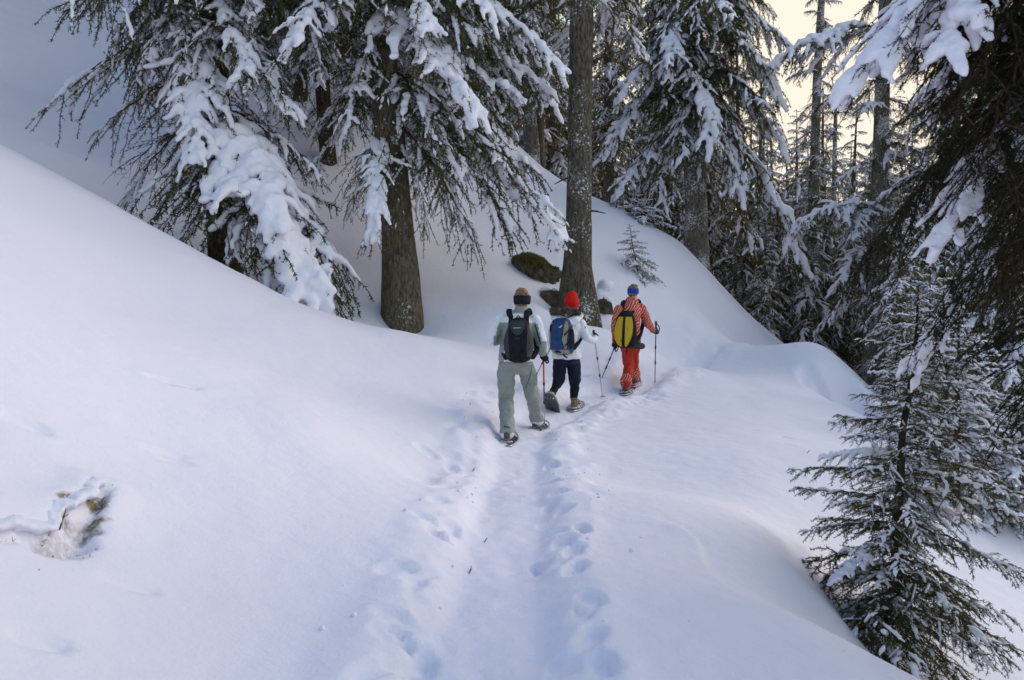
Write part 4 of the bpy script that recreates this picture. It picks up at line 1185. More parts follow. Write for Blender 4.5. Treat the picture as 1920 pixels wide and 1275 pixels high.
def patch_mesh(O, r, u, b, prof, rows, mats, thick=.006, nexp=2.5, cols=10):
    """raised panel on a pack: rows of (v, angle0, angle1); angle 90 = straight back"""
    mb = MB(); vs = prof[0]
    out = []
    for v, a0, a1 in rows:
        w = np.interp(v, vs, prof[1]); d = np.interp(v, vs, prof[2])
        row = []
        for q in np.linspace(R(a0), R(a1), cols):
            c, s = math.cos(q), math.sin(q)
            cx = math.copysign(abs(c) ** (2 / nexp), c) * (w + thick); sy = abs(s) ** (2 / nexp) * (d + thick)
            row.append(O + u * v + r * cx + b * sy)
        out.append(row)
    out = np.array(out); m, n = out.shape[:2]
    cen = np.array([O + u * rw[0] for rw in rows])[:, None]
    inn = out + (cen - out) * np.minimum(1, (thick * 2.2) / np.maximum(np.linalg.norm(cen - out, axis=-1, keepdims=True), 1e-6))
    V = np.concatenate([out.reshape(-1, 3), inn.reshape(-1, 3)]); k = m * n
    F = []
    for i in range(m - 1):
        for j in range(n - 1):
            q = (i * n + j, i * n + j + 1, (i + 1) * n + j + 1, (i + 1) * n + j)
            F.append(q); F.append(tuple(x + k for x in reversed(q)))
    edge = [(i * n, (i + 1) * n) for i in range(m - 1)] + [((m - 1) * n + j, (m - 1) * n + j + 1) for j in range(n - 1)] + [((i + 1) * n + n - 1, i * n + n - 1) for i in range(m - 1)] + [(j + 1, j) for j in range(n - 1)]
    for a, c in edge: F.append((a, a + k, c + k, c))
    mb.add(V, F)
    me = mb.mesh('panel', smooth=True)
    return me

def pack_body(O, r, u, b, prof, nexp=2.5):
    """closed lofted shell: rounded-rectangle sections stacked up the back"""
    mb = MB(); n = 24; rows = []
    vs = np.linspace(prof[0][0], prof[0][-1], 20)
    for v in vs:
        w = np.interp(v, *prof[:2]); d = np.interp(v, prof[0], prof[2]); row = []
        for q in np.arange(n) / n * 2 * PI:
            c, s = math.cos(q), math.sin(q)
            row.append(O + u * v + r * math.copysign(abs(c) ** (2 / nexp), c) * w + b * (math.copysign(abs(s) ** (2 / nexp), s) * (d if s > 0 else .045)))
        rows.append(row)
    V = np.array(rows); m = len(V)
    i = np.arange(m - 1)[:, None] * n; j = np.arange(n)[None]
    F = np.stack([i + j, i + (j + 1) % n, i + n + (j + 1) % n, i + n + j], -1).reshape(-1, 4)
    mb.add(V.reshape(-1, 3), F)
    base = mb.n
    mb.v.append(V[[0, -1]].mean(1)); mb.n += 2; a = np.arange(n)
    mb.f[3].append(np.vstack([np.stack([np.full(n, base), (a + 1) % n, a], -1), np.stack([np.full(n, base + 1), (m - 1) * n + a, (m - 1) * n + (a + 1) % n], -1)])); mb.m[3].append(np.zeros(2 * n, np.int32))
    me = remesh(mb.mesh('shell'), .012, 4)
    displace(me, .006, 16, 3); displace(me, .0025, 45, 5)
    return me

def ribbon(pts, w, t, facing):
    mb = MB(); p, _ = dense(pts, [0] * len(pts), 6)
    for _ in range(3):
        p[1:-1] = (p[:-2] + p[1:-1] * 2 + p[2:]) / 4
    sweep(mb, p, w, t, n=8, ref=np.asarray(facing, float), cap='round')
    return mb.mesh('strap', smooth=True)

def pole(label, grip_top, tip, mats, hand_at=None, strap=True, group='walking poles'):
    g = np.asarray(grip_top, float); e = np.asarray(tip, float)
    ax = unit(e - g)
    root = empty('walking_pole', e)
    tag(root, label, 'walking pole', group)
    def part(name, mb, m): link(name, mb.mesh(name, smooth=True), root, [m])
    off = -np.array(root.location)
    L = np.linalg.norm(e - g)
    mb = MB(); sweep(mb, np.array([g, g + ax * .03, g + ax * .075, g + ax * .13, g + ax * .15]) + off, [.021, .018, .0145, .016, .012], n=10); part('grip', mb, M_GRIP)
    cuts = [.14, .14 + (L - .14) * .33, .14 + (L - .14) * .62, L + .08]
    for i in range(3):
        mb = MB(); sweep(mb, np.array([g + ax * cuts[i], g + ax * cuts[i + 1]]) + off, [.0105 - .0015 * i] * 2, n=8); part('shaft', mb, mats[i])
    for i in (1, 2):
        mb = MB(); sweep(mb, np.array([g + ax * (cuts[i] - .025), g + ax * (cuts[i] + .025)]) + off, [.0135] * 2, n=8); part('lock', mb, M_GRIP)
    mb = MB(); c = e + ax * .03 + off
    sweep(mb, np.array([c - ax * .008, c + ax * .008]), [.045, .05], n=14, cap='none'); part('basket', mb, M_GRIP)
    if strap:
        s = unit(np.cross(ax, [0.3, 1, 0]))
        q = np.array([g + ax * .03, g + ax * .06 + s * .05, g + ax * .13 + s * .065, g + ax * .17 + s * .04, g + ax * .10 + s * .015]) + off
        me = ribbon(q, .009, .002, [0, 1, 0]); link('wrist_strap', me, root, [M_GRIP])
    return root

def snowshoe(label, ankle, heel, yaw, pitch, deck, L=.58):
    """oval frame, deck, binding straps and heel crampon under a boot"""
    c = np.asarray(heel, float) - np.array([0, 0, .035]); root = empty('snowshoe', c)
    tag(root, label, 'snowshoe', 'snowshoes on the walkers')
    f = np.array([math.sin(yaw) * math.cos(pitch), math.cos(yaw) * math.cos(pitch), math.sin(pitch)])
    s = np.array([math.cos(yaw), -math.sin(yaw), 0]); n = np.cross(s, f)
    def Q(a, b, h=0): return s * a + f * b + n * h
    pr = [(0, -.22), (.06, -.2), (.085, -.1), (.105, .05), (.105, .2), (.085, .3), (.045, .355), (0, .37)]
    pr = pr + [(-a, b) for a, b in pr[-2:0:-1]]
    mb = MB(); p = np.array([Q(a, b, .025 + (.05 * max(0, (b - .25) / .1)) ) for a, b in pr + pr[:1]]); p, r_ = dense(p, [.011] * len(p), 3); sweep(mb, p, r_, n=6, cap='none'); link('frame', mb.mesh('frame', smooth=True), root, [M_ALU])
    mb = MB(); poly = [Q(a * .96, b * .97, .03) for a, b in pr]; low = [x - n * .006 for x in poly]; k = len(poly)
    V = np.array(poly + low + [Q(0, .05, .03), Q(0, .05, .024)])
    T = [(i, (i + 1) % k, 2 * k) for i in range(k)] + [((i + 1) % k + k, i + k, 2 * k + 1) for i in range(k)]
    mb.add(V, T); link('deck', mb.mesh('deck'), root, [deck])
    for b in (-.06, .1, .17):
        mb = MB(); sweep(mb, np.array([Q(-.09, b, .035), Q(-.06, b, .08), Q(0, b, .1 if b > 0 else .06), Q(.06, b, .08), Q(.09, b, .035)]), .008, .004, n=6, ref=n); link('binding_strap', mb.mesh('binding_strap', smooth=True), root, [M_BLACK])
    mb = MB()
    for a in (-.06, -.02, .02, .06):
        sweep(mb, np.array([Q(a, -.12, .02), Q(a, -.13, -.03)]), [.012, .002], n=4)
    tag(link('crampon', mb.mesh('crampon'), root, [M_ALU]), kind='stuff')
    return root

def boot_mesh(ankle, heel, yaw, pitch=0.0, s=1.0):
    f = np.array([math.sin(yaw) * math.cos(pitch), math.cos(yaw) * math.cos(pitch), math.sin(pitch)]); r = np.array([math.cos(yaw), -math.sin(yaw), 0]); n = np.cross(r, f)
    mb = MB(); h = np.asarray(heel, float)
    p = np.array([h + f * (-.03 + .29 * t) * s + n * .045 for t in (0, .2, .45, .7, .92)])
    sweep(mb, p, np.array([.042, .043, .045, .052, .04]) * s, np.array([.045, .045, .05, .042, .032]) * s, n=14, ref=n)
    limb(mb, [h + f * .04 * s + n * .06, np.asarray(ankle, float) * .5 + (h + f * .03 + n * .1) * .5, ankle], np.array([.055, .058, .06]) * s)
    sweep(mb, np.array([h + f * (-.035 + .3 * t) * s + n * .014 for t in (0, .3, .6, .97)]), np.array([.043, .044, .05, .042]) * s, .014, n=12, ref=n)
    me = remesh(mb.mesh('boot'), .009, 2); displace(me, .005, 30, 2)
    return me

def head_parts(mb, c, f, s=1.0):
    c = np.asarray(c, float); f = unit(f); r = np.cross(f, UP); r = unit(r)
    rot = np.stack([r, f, UP], 1)
    ellipsoid(mb, c + UP * .025 * s, (.078 * s, .096 * s, .098 * s), rot=rot)
    ellipsoid(mb, c - UP * .05 * s + f * .028 * s, (.058 * s, .066 * s, .068 * s), rot=rot)
    ellipsoid(mb, c - UP * .02 * s + f * .098 * s, (.013 * s, .020 * s, .024 * s), rot=rot)          # nose
    ellipsoid(mb, c - UP * .062 * s + f * .088 * s, (.024 * s, .010 * s, .009 * s), rot=rot)         # lips
    ellipsoid(mb, c + UP * .018 * s + f * .086 * s, (.05 * s, .014 * s, .010 * s), rot=rot)          # brow
    for sg in (-1, 1):
        ellipsoid(mb, c - UP * .012 * s + r * sg * .078 * s - f * .005, (.010 * s, .020 * s, .032 * s), rot=rot)  # ears
        ellipsoid(mb, c + UP * .001 * s + r * sg * .03 * s + f * .082 * s, (.012 * s, .011 * s, .008 * s), rot=rot)

def build_body(name, J, f, label, s=1.0):
    """the figure under its clothes: one continuous skin"""
    mb = MB()
    head_parts(mb, J['head'], J.get('look', f), s)
    limb(mb, [J['head'] - UP * .06, J['neck'], J['chest']], [.052 * s, .055 * s, .07 * s])
    fr = np.array([f[0], f[1], 0])
    p, ra = dense([J['neck'] - UP * .04, J['chest'], J['waist'], J['hips']], [.10 * s, .165 * s, .135 * s, .13 * s]); _, rb = dense([J['neck']] * 4, [.07 * s, .10 * s, .09 * s, .09 * s])
    sweep(mb, p, ra, rb, n=18, ref=fr, cap='none')
    for q in 'LR':
        limb(mb, [J['sh' + q], J['el' + q], J['wr' + q]], [.053 * s, .040 * s, .029 * s])
        hand_parts(mb, J['wr' + q], J['ha' + q], J['ax' + q], .85, q in J['grip'], 1 if q == 'R' else -1)
        limb(mb, [J['hip' + q], J['kn' + q], J['an' + q]], [.08 * s, .055 * s, .042 * s])
        d = J['toe' + q]
        limb(mb, [J['an' + q] - UP * .02, J['an' + q] - UP * .05 + d * .03, J['an' + q] - UP * .06 + d * .09], [.04, .036, .028])
    me = remesh(mb.mesh('person'), .0115, 2)
    o = link(name, me, None, [M_SKIN]); tag(o, label, 'person')
    return o

def cloth(name, mb, parent, mats, voxel=.013, sm=4, wr=((.010, 8), (.007, 17), (.003, 36)), seed=0, assign=None, names=None):
    me = remesh(mb.mesh(name), voxel, sm)
    for i, (a, k) in enumerate(wr): displace(me, a, k, seed + i)
    o = link(name, me, parent, mats)
    if assign is not None:
        c = poly_centres(me); me.polygons.foreach_set('material_index', assign(c).astype(np.int32)); me.update()
    return o

def glove(parent, J, q, m, thick=1.28, cuff=True):
    mb = MB(); hand_parts(mb, J['wr' + q], J['ha' + q], J['ax' + q], thick, q in J['grip'], 1 if q == 'R' else -1)
    limb(mb, [J['wr' + q] * .75 + J['el' + q] * .25, J['wr' + q]], [.042, .038])
    me = remesh(mb.mesh('glove'), .0065, 2); return link('glove', me, parent, [m])

def project_px(c):
    """photograph pixel of world points, used to read where a garment's panels end"""
    v = c - CAM; cs, sn = math.cos(TILT), math.sin(TILT)
    dep = v[:, 1] * cs - v[:, 2] * sn; upc = v[:, 1] * sn + v[:, 2] * cs
    return 960 + v[:, 0] / dep * FPX, 637.5 - upc / dep * FPX

def walkers():
    # ================= first walker: grey and white suit
    fl, fr = GF(951, 828), GF(1005, 806)
    D = (fl[1] + fr[1]) / 2 - .02
    f = unit(np.array([.18, 1, 0]))
    J = dict(head=P(979, 562, D + .04), look=unit(np.array([.45, 1, -.05])), neck=P(977, 585, D + .02), chest=P(971, 612, D), waist=P(969, 645, D), hips=P(968, 676, D),
             shL=P(935, 601, D - .02), elL=P(921, 639, D - .07), wrL=P(944, 633, D + .22), haL=P(951, 630, D + .30), axL=np.array([.1, .1, 1.0]),
             shR=P(1002, 601, D + .02), elR=P(1015, 639, D - .06), wrR=P(1018, 663, D + .1), haR=P(1020, 671, D + .13),
             hipL=P(951, 684, D - .02), hipR=P(985, 684, D + .02), grip='LR')
    J['knL'] = P(950, 750, D + .05); J['anL'] = fl + np.array([0, 0, .13]) + np.array([.0, .02, 0])
    J['knR'] = P(999, 746, D + .2); J['anR'] = fr + np.array([.01, .03, .13])
    J['toeL'] = unit(np.array([.12, 1, 0])); J['toeR'] = unit(np.array([.35, 1, 0]))
    tipR = GF(1021, 798); top = P(1019, 663, D + .12); J['axR'] = unit(tipR - top); J['haR'] = top + J['axR'] * .06
    a = build_body('person', J, f, 'hindmost walker in grey and white snow suit, black headband and a dark teardrop backpack')
    w = lambda px: px / FPX * D
    # jacket
    mb = MB(); rf = np.array([f[0], f[1], 0])
    pts = [P(968, 676, D), P(968, 660, D), P(969, 640, D), P(970, 618, D), P(971, 603, D), P(973, 594, D), P(976, 586, D + .01)]
    p, ra = dense(pts, [w(33.5), w(32.5), w(30), w(31.5), w(32), w(25), w(14)]); _, rb = dense(pts, [.185, .178, .15, .155, .145, .115, .08])
    sweep(mb, p, ra, rb, n=22, ref=rf, cap='none')
    limb(mb, [J['shL'], J['elL'], J['wrL']], [.080, .072, .054]); limb(mb, [J['shR'], J['elR'], J['wrR'] * .85 + J['elR'] * .15], [.080, .068, .05])
    limb(mb, [J['neck'] - UP * .03, J['neck'] + UP * .035], [.085, .078])
    def panels(c):
        px, py = project_px(c)
        g = np.zeros(len(c), int)
        torso = np.abs(px - 970) < 34
        g[torso & (py > 605) & (py < 646)] = 1
        g[(py < 588)] = 1
        sl = (px <= 936) & (py > 605)
        e = P(930, 620, D)[0]
        g[(px <= 938) & (py > 604 + (938 - px) * 1.5) & (c[:, 1] < D + .1) & (px > 931)] = 1
        g[(px > 926) & (px < 945) & (py > 630) & (c[:, 1] < D)] = 1
        g[(px >= 1002) & (py > 607) & (px < 1009 + (py - 610) * .25)] = 1
        g[(px >= 1004) & (py > 640)] = 1
        return g
    cloth('jacket', mb, a, [M_WHITE, M_GREY], seed=1, assign=panels)
    mb = MB(); limb(mb, [J['neck'] + UP * .018, J['neck'] + UP * .048], [.082, .074]); cloth('collar', mb, a, [M_GREY], .010, 2, ())
    # black piping down the right sleeve
    mb = MB(); sweep(mb, dense([P(1003, 608, D - .09), P(1008, 625, D - .13), P(1013, 643, D - .13), P(1020, 658, D + .03)], [.005] * 4)[0], .006, n=6); link('piping', mb.mesh('piping', smooth=True), a, [M_BLACK])
    # trousers
    mb = MB()
    pts = [P(968, 672, D), P(968, 682, D), P(968, 702, D)]; p, ra = dense(pts, [w(29), w(33), w(29)]); _, rb = dense(pts, [.14, .165, .12]); sweep(mb, p, ra, rb, n=20, ref=rf, cap='none')
    limb(mb, [J['hipL'] - UP * .03, (J['hipL'] + J['knL']) / 2, J['knL'], (J['knL'] * .45 + J['anL'] * .55), J['anL'] - UP * .03], [.112, .108, .09, .082, .094])
    limb(mb, [J['hipR'] - UP * .03, (J['hipR'] + J['knR']) / 2, J['knR'], (J['knR'] * .45 + J['anR'] * .55), J['anR'] - UP * .02], [.112, .106, .088, .078, .088])
    zl, zr = J['anL'][2] - .035, J['anR'][2] - .025
    def hem(c):
        g = np.zeros(len(c), int); left = c[:, 0] < (J['anL'][0] + J['anR'][0]) / 2
        g[left & (c[:, 2] < zl)] = 1; g[~left & (c[:, 2] < zr)] = 1
        return g
    cloth('trousers', mb, a, [M_GREY, M_WHITE], seed=4, assign=hem, wr=((.016, 7), (.010, 15), (.004, 34)))
    mb = MB(); sweep(mb, dense([P(998, 684, D - .12), P(994, 705, D - .06), P(986, 728, D + .0)], [.004] * 3)[0], .003, n=6); link('seam', mb.mesh('seam', smooth=True), a, [M_BLACK])
    mb = MB(); box(mb, P(1001, 712, D - .0), (.045, .012, .075)); me = mb.mesh('pocket'); link('pocket', remesh(me, .012, 3), a, [M_GREY])
    for an, hl, yw in ((J['anL'], fl, .12), (J['anR'], fr, .35)):
        link('boot', boot_mesh(an, hl + UP * .035, yw), a, [M_BOOT])
    glove(a, J, 'R', M_BLACK); glove(a, J, 'L', M_BLACK)
    lk = J['look']; rot = np.stack([unit(np.cross(lk, UP)), lk, np.cross(unit(np.cross(lk, UP)), lk)], 1)
    mb = MB(); ellipsoid(mb, J['head'] + UP * .042, (.086, .102, .10), rot=rot); ellipsoid(mb, J['head'] - UP * .03 - lk * .03, (.078, .076, .075), rot=rot)
    me = remesh(mb.mesh('hair'), .009, 2); displace(me, .008, 40, 3); displace(me, .005, 90, 4); link('hair', me, a, [M_HAIR])
    mb = MB(); c = J['head'] + UP * .0; p = np.array([c - UP * .055 + 0 * lk, c - UP * .02, c + UP * .035, c + UP * .052]); sweep(mb, p, [.093, .100, .102, .097], [.106, .115, .118, .112], n=24, ref=lk, cap='none')
    link('headband', mb.mesh('headband', smooth=True), a, [M_BLACK])
    # his backpack
    O = P(973, 638, D - .185); r = unit(np.array([1, -.12, .03])); u = unit(np.array([-.02, .10, 1])); b = unit(np.cross(r, u))
    b = b if b[1] < 0 else -b
    root = empty('backpack', O); tag(root, 'dark grey teardrop backpack on the hindmost walker in the grey suit', 'backpack')
    Z = np.zeros(3)
    prof = ([-.262, -.245, -.20, -.10, .0, .10, .19, .245, .262], [.06, .11, .142, .172, .172, .142, .108, .08, .05], [.07, .105, .125, .135, .13, .115, .095, .07, .04])
    link('pack_body', pack_body(Z, r, u, b, prof), root, [M_BLACK])
    link('top_flap', patch_mesh(Z, r, u, b, prof, [(.225, 40, 140), (.18, 45, 137), (.13, 58, 124), (.08, 76, 106), (.05, 86, 95)], None), root, [M_CHAR])
    link('side_panel', patch_mesh(Z, r, u, b, prof, [(.2, 8, 34), (.1, 12, 45), (.0, 14, 58), (-.1, 14, 60), (-.2, 14, 52)], None), root, [M_CHAR])
    link('side_panel', patch_mesh(Z, r, u, b, prof, [(.2, 146, 172), (.1, 135, 168), (.0, 122, 166), (-.1, 120, 166), (-.2, 128, 166)], None), root, [M_CHAR])
    link('centre_strip', patch_mesh(Z, r, u, b, prof, [(.03, 84, 98), (-.06, 82, 100), (-.15, 81, 101), (-.22, 82, 100)], None, .010), root, [M_BLACK])
    link('buckle', patch_mesh(Z, r, u, b, prof, [(.035, 84, 98), (-.005, 84, 98)], None, .02, cols=4), root, [M_GRIP])
    link('printed_mark', patch_mesh(Z, r, u, b, prof, [(.142, 80, 108), (.132, 80, 108)], None, .0085, cols=6), root, [mat('pale_print', (.4, .42, .44), .6)])
    mb = MB(); sweep(mb, np.array([u * .25 + b * .02 - r * .03, u * .29 + b * .01, u * .25 + b * .02 + r * .03]), .008, n=6); link('carry_loop', mb.mesh('carry_loop', smooth=True), root, [M_BLACK])
    off = -O
    for sg, shp in ((-1, P(954, 590, D)), (1, P(990, 589, D))):
        q = [u * .17 + r * sg * .09, u * .245 + r * sg * .085 - b * .03, shp + off + UP * .045 + b * .05, shp + off + UP * .04 + f * .10, shp + off - UP * .10 + f * .185 + r * sg * .01, shp + off - UP * .28 + f * .165 + r * sg * .07, r * sg * .2 - b * .10 - u * .12, r * sg * .15 - u * .2 - b * .01]
        link('shoulder_strap', ribbon(q, .034, .008, b), root, [M_BLACK])
    pole('red and dark walking pole planted by the hindmost walker, in his black right glove', top, tipR, (M_POLERED, M_POLEDARK, M_ALU))
    snowshoe('dark snowshoe under the left boot of the hindmost walker, nearest of all', J['anL'], fl + np.array([0, 0, .0]), .12, .03, M_DECK)
    snowshoe('teal snowshoe under the stepping right boot of the hindmost walker', J['anR'], fr, .35, .03, M_DECKTEAL)

    # ================= second walker: white jacket, red hat
    fr = GF(1076, 768); D = fr[1] - .12
    f = unit(np.array([.35, 1, 0])); w = lambda px: px / FPX * D
    J = dict(head=P(1072, 566, D + .07), look=unit(np.array([.3, 1, -.1])), neck=P(1069, 592, D + .02), chest=P(1064, 615, D), waist=P(1062, 640, D), hips=P(1062, 656, D),
             shL=P(1041, 610, D - .05), elL=P(1033, 640, D - .1), wrL=P(1035, 648, D + .1), haL=P(1036, 648, D + .18), shR=P(1089, 607, D + .05), elR=P(1098, 632, D - .04), wrR=P(1112, 640, D + .17), haR=P(1117, 638, D + .24),
             hipL=P(1051, 662, D - .03), hipR=P(1074, 662, D + .03), knL=P(1047, 714, D + .08), knR=P(1078, 713, D + .14), grip='LR')
    J['anR'] = fr + np.array([0, .03, .14]); J['anL'] = P(1034, 742, D - .24); J['toeR'] = unit(np.array([.35, 1, 0])); J['toeL'] = unit(np.array([.1, .45, -.9]))
    tR = GF(1130, 744); gR = P(1113, 621, D + .24); J['axR'] = unit(tR - gR); J['haR'] = gR + J['axR'] * .13
    tL = GF(988, 735); hL = P(1036, 646, D + .14); J['axL'] = unit(tL - hL); J['haL'] = hL; gL = hL - J['axL'] * .07
    a = build_body('person', J, f, 'middle walker in white jacket, dark navy knickers and bright red knit hat', .96)
    mb = MB(); rf = np.array([f[0], f[1], 0])
    pts = [P(1062, 672, D), P(1062, 655, D), P(1062, 635, D), P(1063, 615, D), P(1065, 604, D), P(1067, 596, D)]
    p, ra = dense(pts, [w(28), w(26.5), w(24), w(24), w(23), w(14)]); _, rb = dense(pts, [.215, .20, .165, .15, .135, .10]); sweep(mb, p, ra, rb, n=22, ref=rf, cap='none')
    limb(mb, [J['shL'], J['elL'], J['wrL']], [.076, .068, .05]); limb(mb, [J['shR'], J['elR'], J['wrR']], [.076, .068, .05])
    cloth('jacket', mb, a, [M_WHITE], seed=11)
    mb = MB(); sweep(mb, dense([P(1041, 596, D - .06), P(1052, 603, D - .17), P(1066, 605, D - .19), P(1078, 601, D - .15), P(1086, 592, D - .03)], [1] * 5)[0], .07, .055, n=12); cloth('hood', mb, a, [M_WHITE], .014, 3, seed=12)
    # fur trim: a soft roll with hairs
    q = dense([P(1037, 582, D + .05), P(1038, 586, D - .08), P(1049, 583, D - .15), P(1062, 581, D - .17), P(1075, 583, D - .15), P(1084, 589, D - .08), P(1087, 593, D + .03)], [.045, .048, .046, .044, .044, .046, .042])
    mb = MB(); sweep(mb, q[0], q[1], n=12)
    me = remesh(mb.mesh('fur_trim'), .012, 2); displace(me, .012, 28, 5); displace(me, .008, 60, 6)
    co, no = mesh_co(me), mesh_no(me); rng = np.random.default_rng(9)
    ii = rng.integers(0, len(co), 3200); hb = MB(); hb.add(co, np.array([p.vertices[:] for p in me.polygons if len(p.vertices) == 4]))
    d = nrm(no[ii] + rng.normal(0, .5, (len(ii), 3)) - UP * .15); t_ = nrm(np.cross(d, rng.normal(size=d.shape))) * .0022
    tri_batch(hb, co[ii] + t_, co[ii] - t_, co[ii] + d * rng.uniform(.015, .04, (len(ii), 1)), 0)
    bpy.data.meshes.remove(me); link('fur_trim', hb.mesh('fur_trim', smooth=True), a, [M_FUR])
    mb = MB(); pts = [P(1062, 667, D), P(1062, 675, D), P(1062, 682, D)]; p, ra = dense(pts, [w(22), w(24), w(24)]); _, rb = dense(pts, [.15, .155, .15]); sweep(mb, p, ra, rb, n=20, ref=rf, cap='none')
    limb(mb, [J['hipL'] - UP * .08, (J['hipL'] + J['knL']) / 2, J['knL'] + UP * .0, J['knL'] * .7 + J['anL'] * .3], [.102, .102, .092, .066]); limb(mb, [J['hipR'] - UP * .08, (J['hipR'] + J['knR']) / 2, J['knR'], J['knR'] * .74 + J['anR'] * .26], [.102, .102, .1, .07])
    cloth('knickers', mb, a, [M_NAVY], seed=14, wr=((.014, 8), (.009, 18)))
    for q in 'LR':
        mb = MB(); limb(mb, [J['kn' + q], J['kn' + q] * .6 + J['an' + q] * .4, J['an' + q]], [.066, .068, .05]); cloth('stocking', mb, a, [M_BLACK], seed=16)
    link('boot', boot_mesh(J['anR'], fr + UP * .035, .35, 0, .94), a, [M_BOOTTAN])
    hlL = J['anL'] + np.array([-.02, -.10, .0])
    link('boot', boot_mesh(J['anL'], hlL, .1, -.95, .94), a, [M_BOOTTAN])
    glove(a, J, 'R', M_WHITE, 1.35); glove(a, J, 'L', M_WHITE, 1.35)
    lk = J['look']; rx = unit(np.cross(lk, UP)); rot = np.stack([rx, lk, np.cross(rx, lk)], 1)
    mb = MB(); c = J['head'] + UP * .03; axis = np.array([c - UP * .06, c - UP * .02, c + UP * .02, c + UP * .042]); sweep(mb, axis, [.102, .104, .1, .088], [.114, .116, .11, .094], n=22, ref=lk)
    cloth('knit_hat', mb, a, [M_KNIT], .009, 3, ((.004, 22),), seed=3)
    mb = MB(); ellipsoid(mb, J['head'] - UP * .045 - lk * .02, (.080, .085, .06), rot=rot); me = remesh(mb.mesh('hair'), .009, 1); displace(me, .008, 45, 3); link('hair', me, a, [M_HAIR])
    sl = P(1097, 615, D - .03); mb = MB(); ellipsoid(mb, sl, (.012, .03, .03), n=12, m=6); link('sleeve_badge', mb.mesh('sleeve_badge', smooth=True), a, [M_CHAR])
    # her pack
    O = P(1054, 631, D - .20); r = unit(np.array([1, -.33, .02])); u = unit(np.array([-.06, .08, 1])); b = unit(np.cross(r, u)); b = b if b[1] < 0 else -b
    root = empty('backpack', O); tag(root, 'blue and beige backpack on the middle walker in the white jacket', 'backpack'); off = -O
    prof = ([-.265, -.25, -.2, -.08, .05, .15, .225, .255, .268], [.08, .13, .165, .182, .18, .165, .14, .115, .06], [.07, .105, .13, .14, .13, .11, .085, .06, .03])
    link('pack_body', pack_body(Z, r, u, b, prof), root, [M_PACKBLUE])
    link('side_panel', patch_mesh(Z, r, u, b, prof, [(.2, 130, 168), (.1, 138, 172), (.0, 138, 172), (-.08, 144, 172), (-.15, 160, 172)], None), root, [M_BEIGE])
    link('curved_panel', patch_mesh(Z, r, u, b, prof, [(.225, 44, 62), (.15, 46, 72), (.05, 54, 78), (-.05, 64, 84), (-.13, 62, 78), (-.18, 66, 74)], None), root, [M_BEIGE])
    link('base_panel', patch_mesh(Z, r, u, b, prof, [(-.19, 60, 140), (-.215, 40, 145), (-.24, 35, 145), (-.255, 40, 140)], None), root, [M_BEIGE])
    link('front_pocket', patch_mesh(Z, r, u, b, prof, [(.22, 66, 120), (.12, 76, 122), (.02, 84, 124), (-.04, 90, 124)], None, .018), root, [M_PACKBLUE])
    link('mesh_pocket', patch_mesh(Z, r, u, b, prof, [(.1, 6, 40), (.0, 6, 48), (-.1, 6, 52), (-.18, 10, 48)], None, .008), root, [M_BLACK])
    link('top_pouch', patch_mesh(Z, r, u, b, prof, [(.17, 124, 142), (.1, 122, 140), (.06, 124, 136)], None, .016), root, [M_BLACK])
    for k, (a0, a1) in enumerate(((.13, 60), (-.02, 40))):
        mb = MB(); w0 = np.interp(a0, prof[0], prof[1]); sweep(mb, np.array([r * w0 * .95 + u * a0 + b * .05, r * w0 * .8 + u * (a0 - .05) + b * .14, r * w0 * .45 + u * (a0 - .11) + b * .15]), .011, .004, n=6, ref=b); link('side_strap', mb.mesh('side_strap', smooth=True), root, [M_BLACK])
    link('buckle', patch_mesh(Z, r, u, b, prof, [(-.205, 92, 116), (-.235, 92, 116)], None, .02, cols=5), root, [M_GRIP])
    link('printed_mark', patch_mesh(Z, r, u, b, prof, [(.16, 78, 84), (.125, 86, 92)], None, .0215, cols=3), root, [mat('white_print', (.6, .6, .6), .6)])
    for sg, shp in ((-1, P(1052, 601, D)), (1, P(1078, 599, D + .02))):
        q = [u * .16 + r * sg * .09, u * .24 + r * sg * .09 - b * .01, shp + off + UP * .05 + b * .06, shp + off + UP * .055 + f * .08, shp + off - UP * .1 + f * .175, shp + off - UP * .26 + f * .16 + r * sg * .08, r * sg * .21 - b * .12 - u * .08, r * sg * .16 - u * .17 - b * .02]
        link('shoulder_strap', ribbon(q, .032, .008, b), root, [M_BLACK])
    mb = MB(); sweep(mb, np.array([b * .1 - u * .25 + r * .03, b * .13 - u * .275 + r * .045, b * .1 - u * .30 + r * .075]), .012, .004, n=6, ref=b); link('strap_end', mb.mesh('strap_end', smooth=True), root, [M_BLACK])
    pole('grey walking pole held out to the right by the middle walker in white', gR, tR, (M_ALU, M_ALU, M_ALU))
    pole('grey walking pole trailing back on the left of the middle walker', gL, tL, (M_ALU, M_ALU, M_ALU))
    snowshoe('snowshoe flat on the snow under the right boot of the middle walker', J['anR'], fr, .35, .03, M_DECK)
    snowshoe('dark snowshoe tipped up behind the lifted left boot of the middle walker', J['anL'], hlL + np.array([-.0, -.04, -.05]), .25, -.75, M_DECK)

    # ================= front walker: red suit, yellow pack
    fl, fr = GF(1173, 736), GF(1190, 722)
    D = (fl[1] + fr[1]) / 2
    f = unit(np.array([.42, 1, 0])); w = lambda px: px / FPX * D
